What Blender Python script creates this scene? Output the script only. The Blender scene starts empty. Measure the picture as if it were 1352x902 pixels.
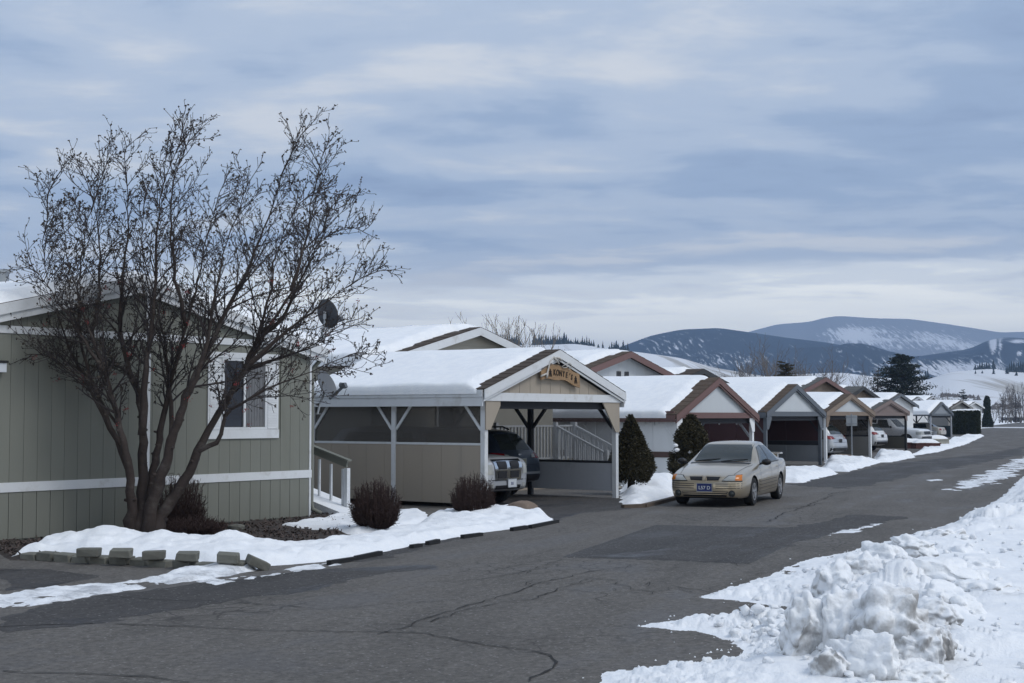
import bpy, bmesh, math, random
import numpy as np
from mathutils import Vector, Matrix, noise as mnoise
from mathutils.bvhtree import BVHTree

random.seed(7)
rs = np.random.RandomState(11)
S = bpy.context.scene
COL = S.collection
R = math.radians

# ------------------------------------------------------------------ camera
F, HC, HZ = 1900.0, 2.0, 549.0            # focal length in photo pixels, eye height, horizon row
PITCH = math.atan((HZ - 451) / F)
cam = bpy.data.cameras.new('camera')
cam.sensor_width = 36.0
cam.lens = F / 1352 * 36.0
cam.clip_start, cam.clip_end = 0.1, 30000
co = bpy.data.objects.new('camera', cam)
COL.objects.link(co)
co.location = (0, 0, HC)
co.rotation_euler = (R(90) + PITCH, 0, 0)
S.camera = co

# ------------------------------------------------------------------ world, sun, exposure
SUN_EL, SUN_AZ = R(48), R(112)            # azimuth of the sun, clockwise from +Y
w = bpy.data.worlds.new('World')
S.world = w
w.use_nodes = True
nt = w.node_tree
nt.nodes.clear()
def N(tree, t, **kw):
    n = tree.nodes.new(t)
    for k, v in kw.items():
        if k.startswith('i_'):
            key = k[2:]
            n.inputs[int(key) if key.isdigit() else key].default_value = v
        else:
            setattr(n, k, v)
    return n
def math_(tree, op, a, b=None, c=None, clamp=False):
    n = tree.nodes.new('ShaderNodeMath'); n.operation = op; n.use_clamp = clamp
    for i, x in enumerate((a, b, c)):
        if x is None: continue
        if isinstance(x, (int, float)): n.inputs[i].default_value = x
        else: tree.links.new(x, n.inputs[i])
    return n.outputs[0]
def ramp(tree, fac, stops, interp='EASE'):
    n = tree.nodes.new('ShaderNodeValToRGB'); n.color_ramp.interpolation = interp
    e = n.color_ramp.elements
    while len(e) < len(stops): e.new(0.5)
    for el, (p, c) in zip(e, stops):
        el.position = p
        el.color = (c, c, c, 1) if isinstance(c, (int, float)) else (*c, 1)
    tree.links.new(fac, n.inputs[0])
    return n.outputs[0]
def mixc(tree, fac, a, b, mode='MIX'):
    n = tree.nodes.new('ShaderNodeMix'); n.data_type = 'RGBA'; n.blend_type = mode
    for s, x in ((n.inputs[0], fac), (n.inputs[6], a), (n.inputs[7], b)):
        if isinstance(x, (int, float)): s.default_value = x
        elif isinstance(x, tuple): s.default_value = (*x, 1) if len(x) == 3 else x
        else: tree.links.new(x, s)
    return n.outputs[2]
L = nt.links.new
sky = N(nt, 'ShaderNodeTexSky', sky_type='NISHITA', sun_disc=False, sun_elevation=SUN_EL, sun_rotation=SUN_AZ)
tc = N(nt, 'ShaderNodeTexCoord')
sep = N(nt, 'ShaderNodeSeparateXYZ'); L(tc.outputs['Generated'], sep.inputs[0])
zz = math_(nt, 'MAXIMUM', sep.outputs[2], 0.0)
zc = math_(nt, 'ADD', zz, 0.075)
uu = math_(nt, 'DIVIDE', sep.outputs[0], zc)
vv = math_(nt, 'DIVIDE', sep.outputs[1], zc)
cb = N(nt, 'ShaderNodeCombineXYZ'); L(math_(nt, 'MULTIPLY', uu, 0.42), cb.inputs[0]); L(math_(nt, 'MULTIPLY', vv, 0.55), cb.inputs[1])
n1 = N(nt, 'ShaderNodeTexNoise', i_Scale=1.0, i_Detail=5.0, i_Roughness=0.48, i_Distortion=0.5); L(cb.outputs[0], n1.inputs['Vector'])
cb2 = N(nt, 'ShaderNodeCombineXYZ'); L(math_(nt, 'MULTIPLY', uu, 1.1), cb2.inputs[0]); L(math_(nt, 'MULTIPLY_ADD', vv, 1.5, 7.3), cb2.inputs[1])
n2 = N(nt, 'ShaderNodeTexNoise', i_Scale=1.3, i_Detail=8.0, i_Roughness=0.58, i_Distortion=0.2); L(cb2.outputs[0], n2.inputs['Vector'])
nz = math_(nt, 'ADD', math_(nt, 'MULTIPLY', n1.outputs[0], 0.55), math_(nt, 'MULTIPLY', n2.outputs[0], 0.45))
cl = ramp(nt, nz, [(0.36, (3.05, 3.95, 5.7)), (0.44, (3.8, 4.85, 6.6)), (0.51, (5.2, 6.1, 7.5)), (0.60, (7.6, 7.9, 8.3))])
# thinner, brighter cloud in the low strip over the horizon, its edge broken up by the same noise
el = math_(nt, 'ADD', zz, math_(nt, 'MULTIPLY_ADD', n1.outputs[0], 0.13, -0.065))
el = math_(nt, 'ADD', el, math_(nt, 'MULTIPLY_ADD', n2.outputs[0], 0.08, -0.04))
hb = ramp(nt, el, [(0.0, 0.9), (0.045, 0.85), (0.070, 0.72), (0.088, 0.40), (0.112, 0.0)])
cl = mixc(nt, hb, cl, (18.5, 18.0, 15.8))
bg1 = N(nt, 'ShaderNodeBackground', i_Strength=0.1); L(sky.outputs[0], bg1.inputs[0])
bg2 = N(nt, 'ShaderNodeBackground', i_Strength=0.105); L(cl, bg2.inputs[0])
mx = N(nt, 'ShaderNodeMixShader'); mx.inputs[0].default_value = 0.9
L(bg1.outputs[0], mx.inputs[1]); L(bg2.outputs[0], mx.inputs[2])
wo = N(nt, 'ShaderNodeOutputWorld'); L(mx.outputs[0], wo.inputs[0])

sd_ = bpy.data.lights.new('sun', 'SUN'); sd_.energy = 1.5; sd_.angle = R(25); sd_.color = (1, 0.98, 0.95)
so = bpy.data.objects.new('sun', sd_); COL.objects.link(so)
sdir = Vector((math.sin(SUN_AZ) * math.cos(SUN_EL), math.cos(SUN_AZ) * math.cos(SUN_EL), math.sin(SUN_EL)))
so.rotation_euler = sdir.to_track_quat('Z', 'Y').to_euler()
S.view_settings.view_transform = 'Standard'
S.view_settings.look = 'None'
S.view_settings.exposure = 0.0
S.view_settings.gamma = 1.0
S.render.engine = 'CYCLES'
S.cycles.use_denoising = True
S.cycles.max_bounces = 6
S.cycles.transparent_max_bounces = 24

# ------------------------------------------------------------------ pixel -> place
cp, sp = math.cos(PITCH), math.sin(PITCH)
def ray(px, py):
    a, b = (px - 676) / F, (451 - py) / F
    return (a, cp - b * sp, sp + b * cp)
def G(px, py, z=0.0):
    r = ray(px, py); t = (z - HC) / r[2]
    return (r[0] * t, r[1] * t)
def AT(px, py, Y):
    r = ray(px, py); t = Y / r[1]
    return Vector((r[0] * t, Y, HC + r[2] * t))

TH = R(36.5)                                   # gable ends run this far to the right of the view
UX, UY = math.sin(TH), math.cos(TH)
LOT = math.pi / 2 - TH                         # rotation of the lots: local x along the gable, y up the lot
ST = R(21.4)                                   # direction of the street

# ------------------------------------------------------------------ noise
def _h(xi, yi, s):
    h = (xi * 374761393 + yi * 668265263 + s * 362437) & 0xffffffff
    h = ((h ^ (h >> 13)) * 1274126177) & 0xffffffff
    h = ((h ^ (h >> 16)) * 2246822519) & 0xffffffff
    return ((h ^ (h >> 15)) & 0xffffffff) / 4294967295.0
def vn(x, y, s=0):
    x = np.asarray(x, float); y = np.asarray(y, float)
    xi = np.floor(x).astype(np.int64); yi = np.floor(y).astype(np.int64)
    fx = x - xi; fy = y - yi
    fx = fx * fx * fx * (fx * (fx * 6 - 15) + 10); fy = fy * fy * fy * (fy * (fy * 6 - 15) + 10)
    a = _h(xi, yi, s) * (1 - fx) + _h(xi + 1, yi, s) * fx
    b = _h(xi, yi + 1, s) * (1 - fx) + _h(xi + 1, yi + 1, s) * fx
    return a * (1 - fy) + b * fy
def fbm(x, y, s=0, o=4, g=0.5):
    t = 0; a = 1; n = 0
    for i in range(o):
        # turn each octave so that no lattice direction shows
        ca, sa = math.cos(0.6 + 1.1 * i), math.sin(0.6 + 1.1 * i)
        t = t + a * (vn((x * ca - y * sa) * 2 ** i, (x * sa + y * ca) * 2 ** i, s + i * 17) - 0.5); n += a; a *= g
    return t / n * 2
def cells(x, y, s=0):
    xi = np.floor(x).astype(np.int64); yi = np.floor(y).astype(np.int64)
    d1 = np.full(np.shape(x), 9.0); d2 = d1.copy(); cid = np.zeros(np.shape(x))
    for i in (-1, 0, 1):
        for j in (-1, 0, 1):
            cx = xi + i; cy = yi + j
            d = np.hypot(cx + _h(cx, cy, s) - x, cy + _h(cx, cy, s + 5) - y)
            near = d < d1
            d2 = np.where(near, d1, np.minimum(d2, d)); cid = np.where(near, _h(cx, cy, s + 9), cid); d1 = np.where(near, d, d1)
    return d1, d2, cid

# ------------------------------------------------------------------ materials
MATS = {}
def pmat(name):
    m = bpy.data.materials.new(name); m.use_nodes = True
    t = m.node_tree; b = t.nodes['Principled BSDF']; MATS[name] = m
    return m, t, b
def mat(name, col, rough=0.75, var=0.12, scale=2.0, stretch=(1, 1, 1), bump=0.0, bscale=None, metal=0.0, spec=0.3, rnd=0.06, coat=0.0, dirt=None, dscale=1.2, damt=0.5):
    m, t, b = pmat(name)
    g = N(t, 'ShaderNodeNewGeometry')
    mp = N(t, 'ShaderNodeMapping'); mp.inputs['Scale'].default_value = stretch; t.links.new(g.outputs['Position'], mp.inputs[0])
    n = N(t, 'ShaderNodeTexNoise', i_Scale=scale, i_Detail=6.0, i_Roughness=0.6); t.links.new(mp.outputs[0], n.inputs['Vector'])
    oi = N(t, 'ShaderNodeObjectInfo')
    v = math_(t, 'ADD', math_(t, 'MULTIPLY_ADD', n.outputs[0], 2 * var, 1 - var), math_(t, 'MULTIPLY_ADD', oi.outputs['Random'], 2 * rnd, -rnd))
    hs = N(t, 'ShaderNodeHueSaturation'); hs.inputs['Color'].default_value = (*col, 1); t.links.new(v, hs.inputs['Value'])
    c = hs.outputs[0]
    if dirt:
        n3 = N(t, 'ShaderNodeTexNoise', i_Scale=dscale, i_Detail=8.0, i_Roughness=0.7); t.links.new(mp.outputs[0], n3.inputs['Vector'])
        c = mixc(t, math_(t, 'MULTIPLY', ramp(t, n3.outputs[0], [(0.5, 0.0), (0.72, 1.0)]), damt), c, dirt)
    t.links.new(c, b.inputs['Base Color'])
    b.inputs['Roughness'].default_value = rough; b.inputs['Metallic'].default_value = metal
    b.inputs['Specular IOR Level'].default_value = spec
    if coat: b.inputs['Coat Weight'].default_value = coat; b.inputs['Coat Roughness'].default_value = 0.08
    if bump:
        n2 = N(t, 'ShaderNodeTexNoise', i_Scale=bscale or scale * 6, i_Detail=6.0, i_Roughness=0.65); t.links.new(mp.outputs[0], n2.inputs['Vector'])
        bp = N(t, 'ShaderNodeBump', i_Strength=1.0, i_Distance=bump); t.links.new(n2.outputs[0], bp.inputs['Height']); t.links.new(bp.outputs[0], b.inputs['Normal'])
    return m
def screen_mat(name, col, see):
    m, t, b = pmat(name)
    b.inputs['Base Color'].default_value = (*col, 1); b.inputs['Roughness'].default_value = 0.9
    tr = N(t, 'ShaderNodeBsdfTransparent'); ms = N(t, 'ShaderNodeMixShader'); ms.inputs[0].default_value = 1 - see
    t.links.new(tr.outputs[0], ms.inputs[1]); t.links.new(b.outputs[0], ms.inputs[2])
    t.links.new(ms.outputs[0], t.nodes['Material Output'].inputs[0])
    return m
M = {}
M['sage'] = mat('sage_siding', (0.180, 0.186, 0.162), 0.8, 0.08, 1.3, (1, 1, 0.25), bump=0.002, bscale=30, dirt=(0.12, 0.125, 0.10), dscale=0.9, damt=0.35, rnd=0.035)
M['white'] = mat('white_trim_paint', (0.60, 0.62, 0.64), 0.6, 0.06, 4, dirt=(0.38, 0.37, 0.35), dscale=3, damt=0.5, rnd=0.03)
M['beige'] = mat('beige_siding', (0.325, 0.285, 0.235), 0.8, 0.07, 1.5, (1, 1, 0.2), bump=0.002, bscale=25, dirt=(0.27, 0.25, 0.22), damt=0.4, rnd=0.03)
M['lap'] = mat('beige_lap_siding', (0.40, 0.38, 0.33), 0.8, 0.07, 1.5, rnd=0.03)
M['greypanel'] = mat('bluegrey_panel', (0.42, 0.44, 0.48), 0.75, 0.08, 1.2, dirt=(0.19, 0.20, 0.21), damt=0.5, rnd=0.03)
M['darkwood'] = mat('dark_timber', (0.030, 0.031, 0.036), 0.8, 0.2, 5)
M['shingle'] = mat('brown_shingle', (0.065, 0.050, 0.040), 0.9, 0.35, 9, bump=0.01, bscale=14)
M['tanshingle'] = mat('tan_shingle', (0.088, 0.064, 0.048), 0.9, 0.35, 7, bump=0.01, bscale=14)
M['greyshingle'] = mat('grey_shingle', (0.10, 0.10, 0.095), 0.9, 0.3, 8, bump=0.01, bscale=14)
M['pink'] = mat('dusty_red_trim', (0.155, 0.094, 0.088), 0.7, 0.1, 4, rnd=0.03)
M['bwhite'] = mat('white_siding', (0.73, 0.75, 0.765), 0.75, 0.05, 2, (1, 1, 0.2), dirt=(0.45, 0.45, 0.44), damt=0.3, rnd=0.03)
M['shadedwhite'] = mat('shaded_white_siding', (0.50, 0.53, 0.555), 0.75, 0.05, 2, (1, 1, 0.2), dirt=(0.40, 0.41, 0.41), damt=0.3, rnd=0.03)  # white siding with the duller light on the gable ends put into its colour
M['slate'] = mat('slate_blue_trim', (0.115, 0.13, 0.15), 0.7, 0.08, 3, rnd=0.03)
M['slatedk'] = mat('slate_panel', (0.24, 0.26, 0.285), 0.75, 0.08, 2, rnd=0.03)
M['maroon'] = mat('maroon_panel', (0.055, 0.026, 0.028), 0.75, 0.15, 2, rnd=0.05)
M['brownband'] = mat('brown_band', (0.10, 0.065, 0.058), 0.75, 0.1, 3)
M['tan'] = mat('tan_trim', (0.21, 0.165, 0.13), 0.75, 0.1, 3, rnd=0.03)
M['mauve'] = mat('mauve_brown_siding', (0.20, 0.16, 0.15), 0.8, 0.08, 2, rnd=0.03)
M['olive'] = mat('olive_panel', (0.13, 0.125, 0.105), 0.8, 0.08, 2, rnd=0.03)
M['taupe'] = mat('taupe_panel', (0.25, 0.245, 0.235), 0.8, 0.07, 2, rnd=0.03)
M['teal'] = mat('dark_teal_panel', (0.06, 0.085, 0.10), 0.8, 0.08, 2)
M['charcoal'] = mat('charcoal_trim', (0.045, 0.048, 0.052), 0.75, 0.1, 3)
M['galv'] = mat('galvanised_metal', (0.34, 0.36, 0.38), 0.45, 0.1, 6, metal=0.7)
M['dish'] = mat('grey_dish_metal', (0.115, 0.125, 0.14), 0.5, 0.08, 6, spec=0.4)
M['darkdish'] = mat('dark_dish_paint', (0.045, 0.048, 0.055), 0.5, 0.08, 6, spec=0.3)
M['rubber'] = mat('black_rubber', (0.018, 0.018, 0.019), 0.75, 0.2, 8)
M['blackplastic'] = mat('black_plastic', (0.016, 0.016, 0.018), 0.45, 0.1, 6)
M['rim'] = mat('wheel_alloy', (0.42, 0.42, 0.43), 0.35, 0.05, 5, metal=0.8)
M['chrome'] = mat('chrome', (0.62, 0.64, 0.66), 0.15, 0.02, 5, metal=1.0)
M['bark'] = mat('rowan_bark', (0.047, 0.036, 0.032), 0.85, 0.5, 7, (1, 1, 1.4), bump=0.012, bscale=22, dirt=(0.13, 0.115, 0.105), dscale=2.2, damt=0.6)
M['twig'] = mat('rowan_twig', (0.040, 0.033, 0.033), 0.85, 0.3, 9)
M['bud'] = mat('withered_leaf', (0.048, 0.040, 0.032), 0.9, 0.4, 12)
M['berry'] = mat('red_berry', (0.22, 0.020, 0.022), 0.45, 0.3, 12)
M['greytwig'] = mat('grey_twig', (0.13, 0.115, 0.105), 0.9, 0.3, 3)
M['paletwig'] = mat('pale_twig', (0.17, 0.145, 0.12), 0.9, 0.3, 3)
M['barberry'] = mat('barberry_twig', (0.050, 0.031, 0.027), 0.9, 0.5, 14)
M['yew'] = mat('yew_needles', (0.046, 0.040, 0.020), 0.8, 0.55, 9)
M['needle'] = mat('pine_needles', (0.024, 0.034, 0.026), 0.8, 0.5, 1.2)
M['spruce'] = mat('spruce_needles', (0.034, 0.050, 0.046), 0.8, 0.5, 1.2)
M['cedar'] = mat('cedar_leaf', (0.034, 0.042, 0.024), 0.85, 0.5, 2.5)
M['farpine'] = mat('far_pine', (0.022, 0.030, 0.026), 0.9, 0.4, 0.02)
M['paver'] = mat('concrete_block', (0.155, 0.155, 0.135), 0.9, 0.25, 9, bump=0.006, bscale=40, dirt=(0.09, 0.09, 0.08), dscale=5, damt=0.6, rnd=0.15)
M['rock'] = mat('brown_rock', (0.20, 0.155, 0.125), 0.9, 0.3, 6, bump=0.015, bscale=18)
M['mulch'] = mat('bark_mulch', (0.055, 0.045, 0.040), 0.95, 0.6, 22, bump=0.02, bscale=45, dirt=(0.14, 0.13, 0.12), dscale=11, damt=0.7)
M['chip'] = mat('bark_chip', (0.080, 0.062, 0.055), 0.95, 0.6, 20, rnd=0)
M['wood'] = mat('carved_wood', (0.27, 0.175, 0.095), 0.6, 0.3, 7, (1, 1, 4), dirt=(0.16, 0.09, 0.045), dscale=5, damt=0.7)
M['letter'] = mat('burnt_letter', (0.020, 0.014, 0.012), 0.8, 0.1, 5)
M['antler'] = mat('antler_bone', (0.48, 0.46, 0.43), 0.6, 0.2, 20)
M['plateblue'] = mat('plate_blue', (0.016, 0.028, 0.13), 0.4, 0.05, 5)
M['platewhite'] = mat('plate_white', (0.55, 0.58, 0.62), 0.4, 0.05, 5)
M['platetan'] = mat('plate_tan', (0.28, 0.27, 0.22), 0.4, 0.05, 5)
M['glass'] = mat('car_glass', (0.030, 0.036, 0.035), 0.04, 0.05, 3, spec=0.55)
M['windglass'] = mat('window_glass', (0.008, 0.011, 0.020), 0.04, 0.03, 3, spec=0.5)
M['lace'] = mat('lace_curtain', (0.16, 0.165, 0.175), 0.9, 0.5, 9, (1, 1, 0.25), bump=0.02, bscale=12)
M['lens'] = mat('headlamp_lens', (0.34, 0.35, 0.34), 0.12, 0.25, 14, spec=0.6)
M['amber'] = mat('amber_lens', (0.55, 0.17, 0.02), 0.2, 0.1, 10, spec=0.5)
M['redlens'] = mat('red_lens', (0.20, 0.010, 0.012), 0.15, 0.15, 10, spec=0.5)
M['gold'] = mat('champagne_car_paint', (0.40, 0.338, 0.25), 0.30, 0.03, 3, metal=0.65, spec=0.5, coat=0.9, dirt=(0.30, 0.265, 0.21), dscale=2.5, damt=0.12, rnd=0)
M['silver'] = mat('silver_car_paint', (0.44, 0.46, 0.49), 0.35, 0.03, 3, metal=0.4, spec=0.5, coat=0.5, rnd=0)
M['navy'] = mat('dark_blue_car_paint', (0.030, 0.042, 0.062), 0.3, 0.05, 3, metal=0.2, spec=0.5, coat=0.6, rnd=0)
M['carwhite'] = mat('white_car_paint', (0.66, 0.68, 0.70), 0.35, 0.03, 3, spec=0.5, coat=0.5, rnd=0)
M['darkcar'] = mat('charcoal_car_paint', (0.040, 0.042, 0.046), 0.3, 0.03, 3, spec=0.5, coat=0.5, rnd=0)
M['champ'] = mat('pale_tan_car_paint', (0.42, 0.40, 0.36), 0.35, 0.03, 3, spec=0.5, coat=0.5, rnd=0)
M['brick'] = mat('red_brick', (0.10, 0.048, 0.043), 0.9, 0.3, 9, bump=0.01)
M['concrete'] = mat('pale_concrete', (0.33, 0.32, 0.28), 0.9, 0.15, 6)
M['sign'] = mat('sign_back', (0.42, 0.44, 0.45), 0.5, 0.06, 6, metal=0.3)
M['edging'] = mat('black_edging', (0.018, 0.018, 0.019), 0.7, 0.3, 10)
M['curb'] = mat('brown_timber_curb', (0.105, 0.082, 0.065), 0.9, 0.3, 8, bump=0.006)
M['screen'] = screen_mat('brown_mesh_screen', (0.085, 0.078, 0.070), 0.30)
M['screen_clear'] = screen_mat('fine_mesh_screen', (0.11, 0.10, 0.095), 0.62)
M['crack'] = mat('crack_tar', (0.030, 0.029, 0.029), 0.9, 0.3, 8)

def snow_mat(name, dirt=0.0, wet=0.0):
    m, t, b = pmat(name)
    g = N(t, 'ShaderNodeNewGeometry')
    n = N(t, 'ShaderNodeTexNoise', i_Scale=5.0, i_Detail=7.0, i_Roughness=0.6); t.links.new(g.outputs['Position'], n.inputs['Vector'])
    c = mixc(t, ramp(t, n.outputs[0], [(0.3, 0.0), (0.7, 1.0)]), (0.80, 0.825, 0.86), (0.87, 0.885, 0.90))
    if dirt:
        n2 = N(t, 'ShaderNodeTexNoise', i_Scale=1.5, i_Detail=9.0, i_Roughness=0.68); t.links.new(g.outputs['Position'], n2.inputs['Vector'])
        n4 = N(t, 'ShaderNodeTexNoise', i_Scale=28.0, i_Detail=4.0); t.links.new(g.outputs['Position'], n4.inputs['Vector'])
        k = math_(t, 'ADD', n2.outputs[0], math_(t, 'MULTIPLY_ADD', n4.outputs[0], 0.16, -0.08))
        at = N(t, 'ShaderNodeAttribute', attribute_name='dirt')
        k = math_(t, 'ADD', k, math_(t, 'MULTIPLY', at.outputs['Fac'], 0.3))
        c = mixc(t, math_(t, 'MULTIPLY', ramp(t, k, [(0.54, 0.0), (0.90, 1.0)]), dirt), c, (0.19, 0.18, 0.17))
    if wet:
        n3 = N(t, 'ShaderNodeTexNoise', i_Scale=2.6, i_Detail=9.0, i_Roughness=0.72); t.links.new(g.outputs['Position'], n3.inputs['Vector'])
        c = mixc(t, math_(t, 'MULTIPLY', ramp(t, n3.outputs[0], [(0.42, 0.0), (0.66, 1.0)]), wet), c, (0.33, 0.34, 0.36))
    t.links.new(c, b.inputs['Base Color'])
    b.inputs['Roughness'].default_value = 0.75 if not wet else 0.5; b.inputs['Specular IOR Level'].default_value = 0.25
    nb = N(t, 'ShaderNodeTexNoise', i_Scale=34.0, i_Detail=5.0, i_Roughness=0.6); t.links.new(g.outputs['Position'], nb.inputs['Vector'])
    bp = N(t, 'ShaderNodeBump', i_Strength=1.0, i_Distance=0.012); t.links.new(nb.outputs[0], bp.inputs['Height']); t.links.new(bp.outputs[0], b.inputs['Normal'])
    return m
M['snow'] = snow_mat('snow')
M['bank'] = snow_mat('ploughed_snow', dirt=0.85)
M['slush'] = snow_mat('slush', dirt=0.25, wet=0.8)

def asphalt(name, col, wetness, seed):
    m, t, b = pmat(name)
    g = N(t, 'ShaderNodeNewGeometry')
    mp = N(t, 'ShaderNodeMapping'); mp.inputs['Location'].default_value = (seed, seed * 2, 0); mp.inputs['Rotation'].default_value = (0, 0, -(math.pi / 2 - ST)); t.links.new(g.outputs['Position'], mp.inputs[0])
    st = N(t, 'ShaderNodeMapping'); st.inputs['Scale'].default_value = (0.16, 1, 1); t.links.new(mp.outputs[0], st.inputs[0])
    big = N(t, 'ShaderNodeTexNoise', i_Scale=0.9, i_Detail=8.0, i_Roughness=0.62, i_Distortion=0.4); t.links.new(st.outputs[0], big.inputs['Vector'])
    mid = N(t, 'ShaderNodeTexNoise', i_Scale=0.55, i_Detail=7.0, i_Roughness=0.6); t.links.new(mp.outputs[0], mid.inputs['Vector'])
    fine = N(t, 'ShaderNodeTexNoise', i_Scale=11.0, i_Detail=9.0, i_Roughness=0.92); t.links.new(mp.outputs[0], fine.inputs['Vector'])
    vo = N(t, 'ShaderNodeTexVoronoi', i_Scale=13.0); t.links.new(mp.outputs[0], vo.inputs['Vector'])
    spk = ramp(t, vo.outputs['Distance'], [(0.06, 1.0), (0.22, 0.0)])
    v = math_(t, 'MAXIMUM', math_(t, 'MULTIPLY_ADD', fine.outputs[0], 4.6, -1.3), 0.25)
    v = math_(t, 'MULTIPLY', v, math_(t, 'MULTIPLY_ADD', big.outputs[0], 1.3, 0.35))
    v = math_(t, 'MULTIPLY', v, math_(t, 'MULTIPLY_ADD', mid.outputs[0], 0.9, 0.55))
    hs = N(t, 'ShaderNodeHueSaturation'); hs.inputs['Color'].default_value = (*col, 1); t.links.new(v, hs.inputs['Value'])
    c = mixc(t, math_(t, 'MULTIPLY', spk, 0.7), hs.outputs[0], (0.30, 0.29, 0.28))
    wv = N(t, 'ShaderNodeTexNoise', i_Scale=3.0, i_Detail=3.0); t.links.new(mp.outputs[0], wv.inputs['Vector'])
    wp = N(t, 'ShaderNodeVectorMath', operation='MULTIPLY_ADD'); t.links.new(wv.outputs['Color'], wp.inputs[0]); wp.inputs[1].default_value = (.25, .25, .25); t.links.new(mp.outputs[0], wp.inputs[2])
    ve = N(t, 'ShaderNodeTexVoronoi', feature='DISTANCE_TO_EDGE', i_Scale=2.6); t.links.new(wp.outputs[0], ve.inputs['Vector'])
    ar = N(t, 'ShaderNodeTexNoise', i_Scale=0.22, i_Detail=3.0); t.links.new(mp.outputs[0], ar.inputs['Vector'])
    ck = math_(t, 'MULTIPLY', ramp(t, ve.outputs['Distance'], [(0.0, 1.0), (0.055, 0.0)]), ramp(t, ar.outputs[0], [(0.50, 0.0), (0.62, 0.75)]))
    c = mixc(t, ck, c, (0.030, 0.028, 0.027))
    wet = math_(t, 'MULTIPLY', ramp(t, math_(t, 'ADD', math_(t, 'MULTIPLY', mid.outputs[0], 0.5), math_(t, 'MULTIPLY', big.outputs[0], 0.5)), [(0.50, 0.0), (0.60, 1.0)]), wetness)
    c = mixc(t, wet, c, mixc(t, 1.0, c, (0.55, 0.56, 0.60), 'MULTIPLY'))
    t.links.new(c, b.inputs['Base Color'])
    t.links.new(math_(t, 'MULTIPLY_ADD', wet, -0.40, 0.85), b.inputs['Roughness'])
    b.inputs['Specular IOR Level'].default_value = 0.35
    bp = N(t, 'ShaderNodeBump', i_Strength=1.0, i_Distance=0.006); t.links.new(fine.outputs[0], bp.inputs['Height']); t.links.new(bp.outputs[0], b.inputs['Normal'])
    return m
M['road'] = asphalt('asphalt', (0.113, 0.105, 0.096), 0.55, 3.0)
M['patch'] = asphalt('newer_asphalt', (0.060, 0.058, 0.058), 0.4, 17.0)
M['wet'] = asphalt('wet_asphalt', (0.058, 0.055, 0.054), 1.0, 31.0)

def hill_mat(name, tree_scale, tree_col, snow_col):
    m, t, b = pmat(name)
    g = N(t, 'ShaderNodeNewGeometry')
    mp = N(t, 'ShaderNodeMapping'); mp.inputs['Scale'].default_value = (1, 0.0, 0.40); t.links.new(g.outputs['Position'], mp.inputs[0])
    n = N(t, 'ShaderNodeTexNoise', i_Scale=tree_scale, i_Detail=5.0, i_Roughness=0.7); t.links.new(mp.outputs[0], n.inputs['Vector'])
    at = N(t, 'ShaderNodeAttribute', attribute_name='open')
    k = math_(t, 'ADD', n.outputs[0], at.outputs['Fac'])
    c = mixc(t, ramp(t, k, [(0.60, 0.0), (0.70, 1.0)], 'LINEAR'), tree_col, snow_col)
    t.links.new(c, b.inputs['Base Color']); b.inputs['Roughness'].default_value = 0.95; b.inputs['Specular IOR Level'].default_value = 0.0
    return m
M['forest'] = hill_mat('forest_hill', 0.13, (0.042, 0.052, 0.058), (0.68, 0.70, 0.74))
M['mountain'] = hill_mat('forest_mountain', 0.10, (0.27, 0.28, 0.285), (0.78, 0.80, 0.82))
M['field'] = hill_mat('snow_field', 0.030, (0.42, 0.41, 0.39), (0.70, 0.72, 0.75))

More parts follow.
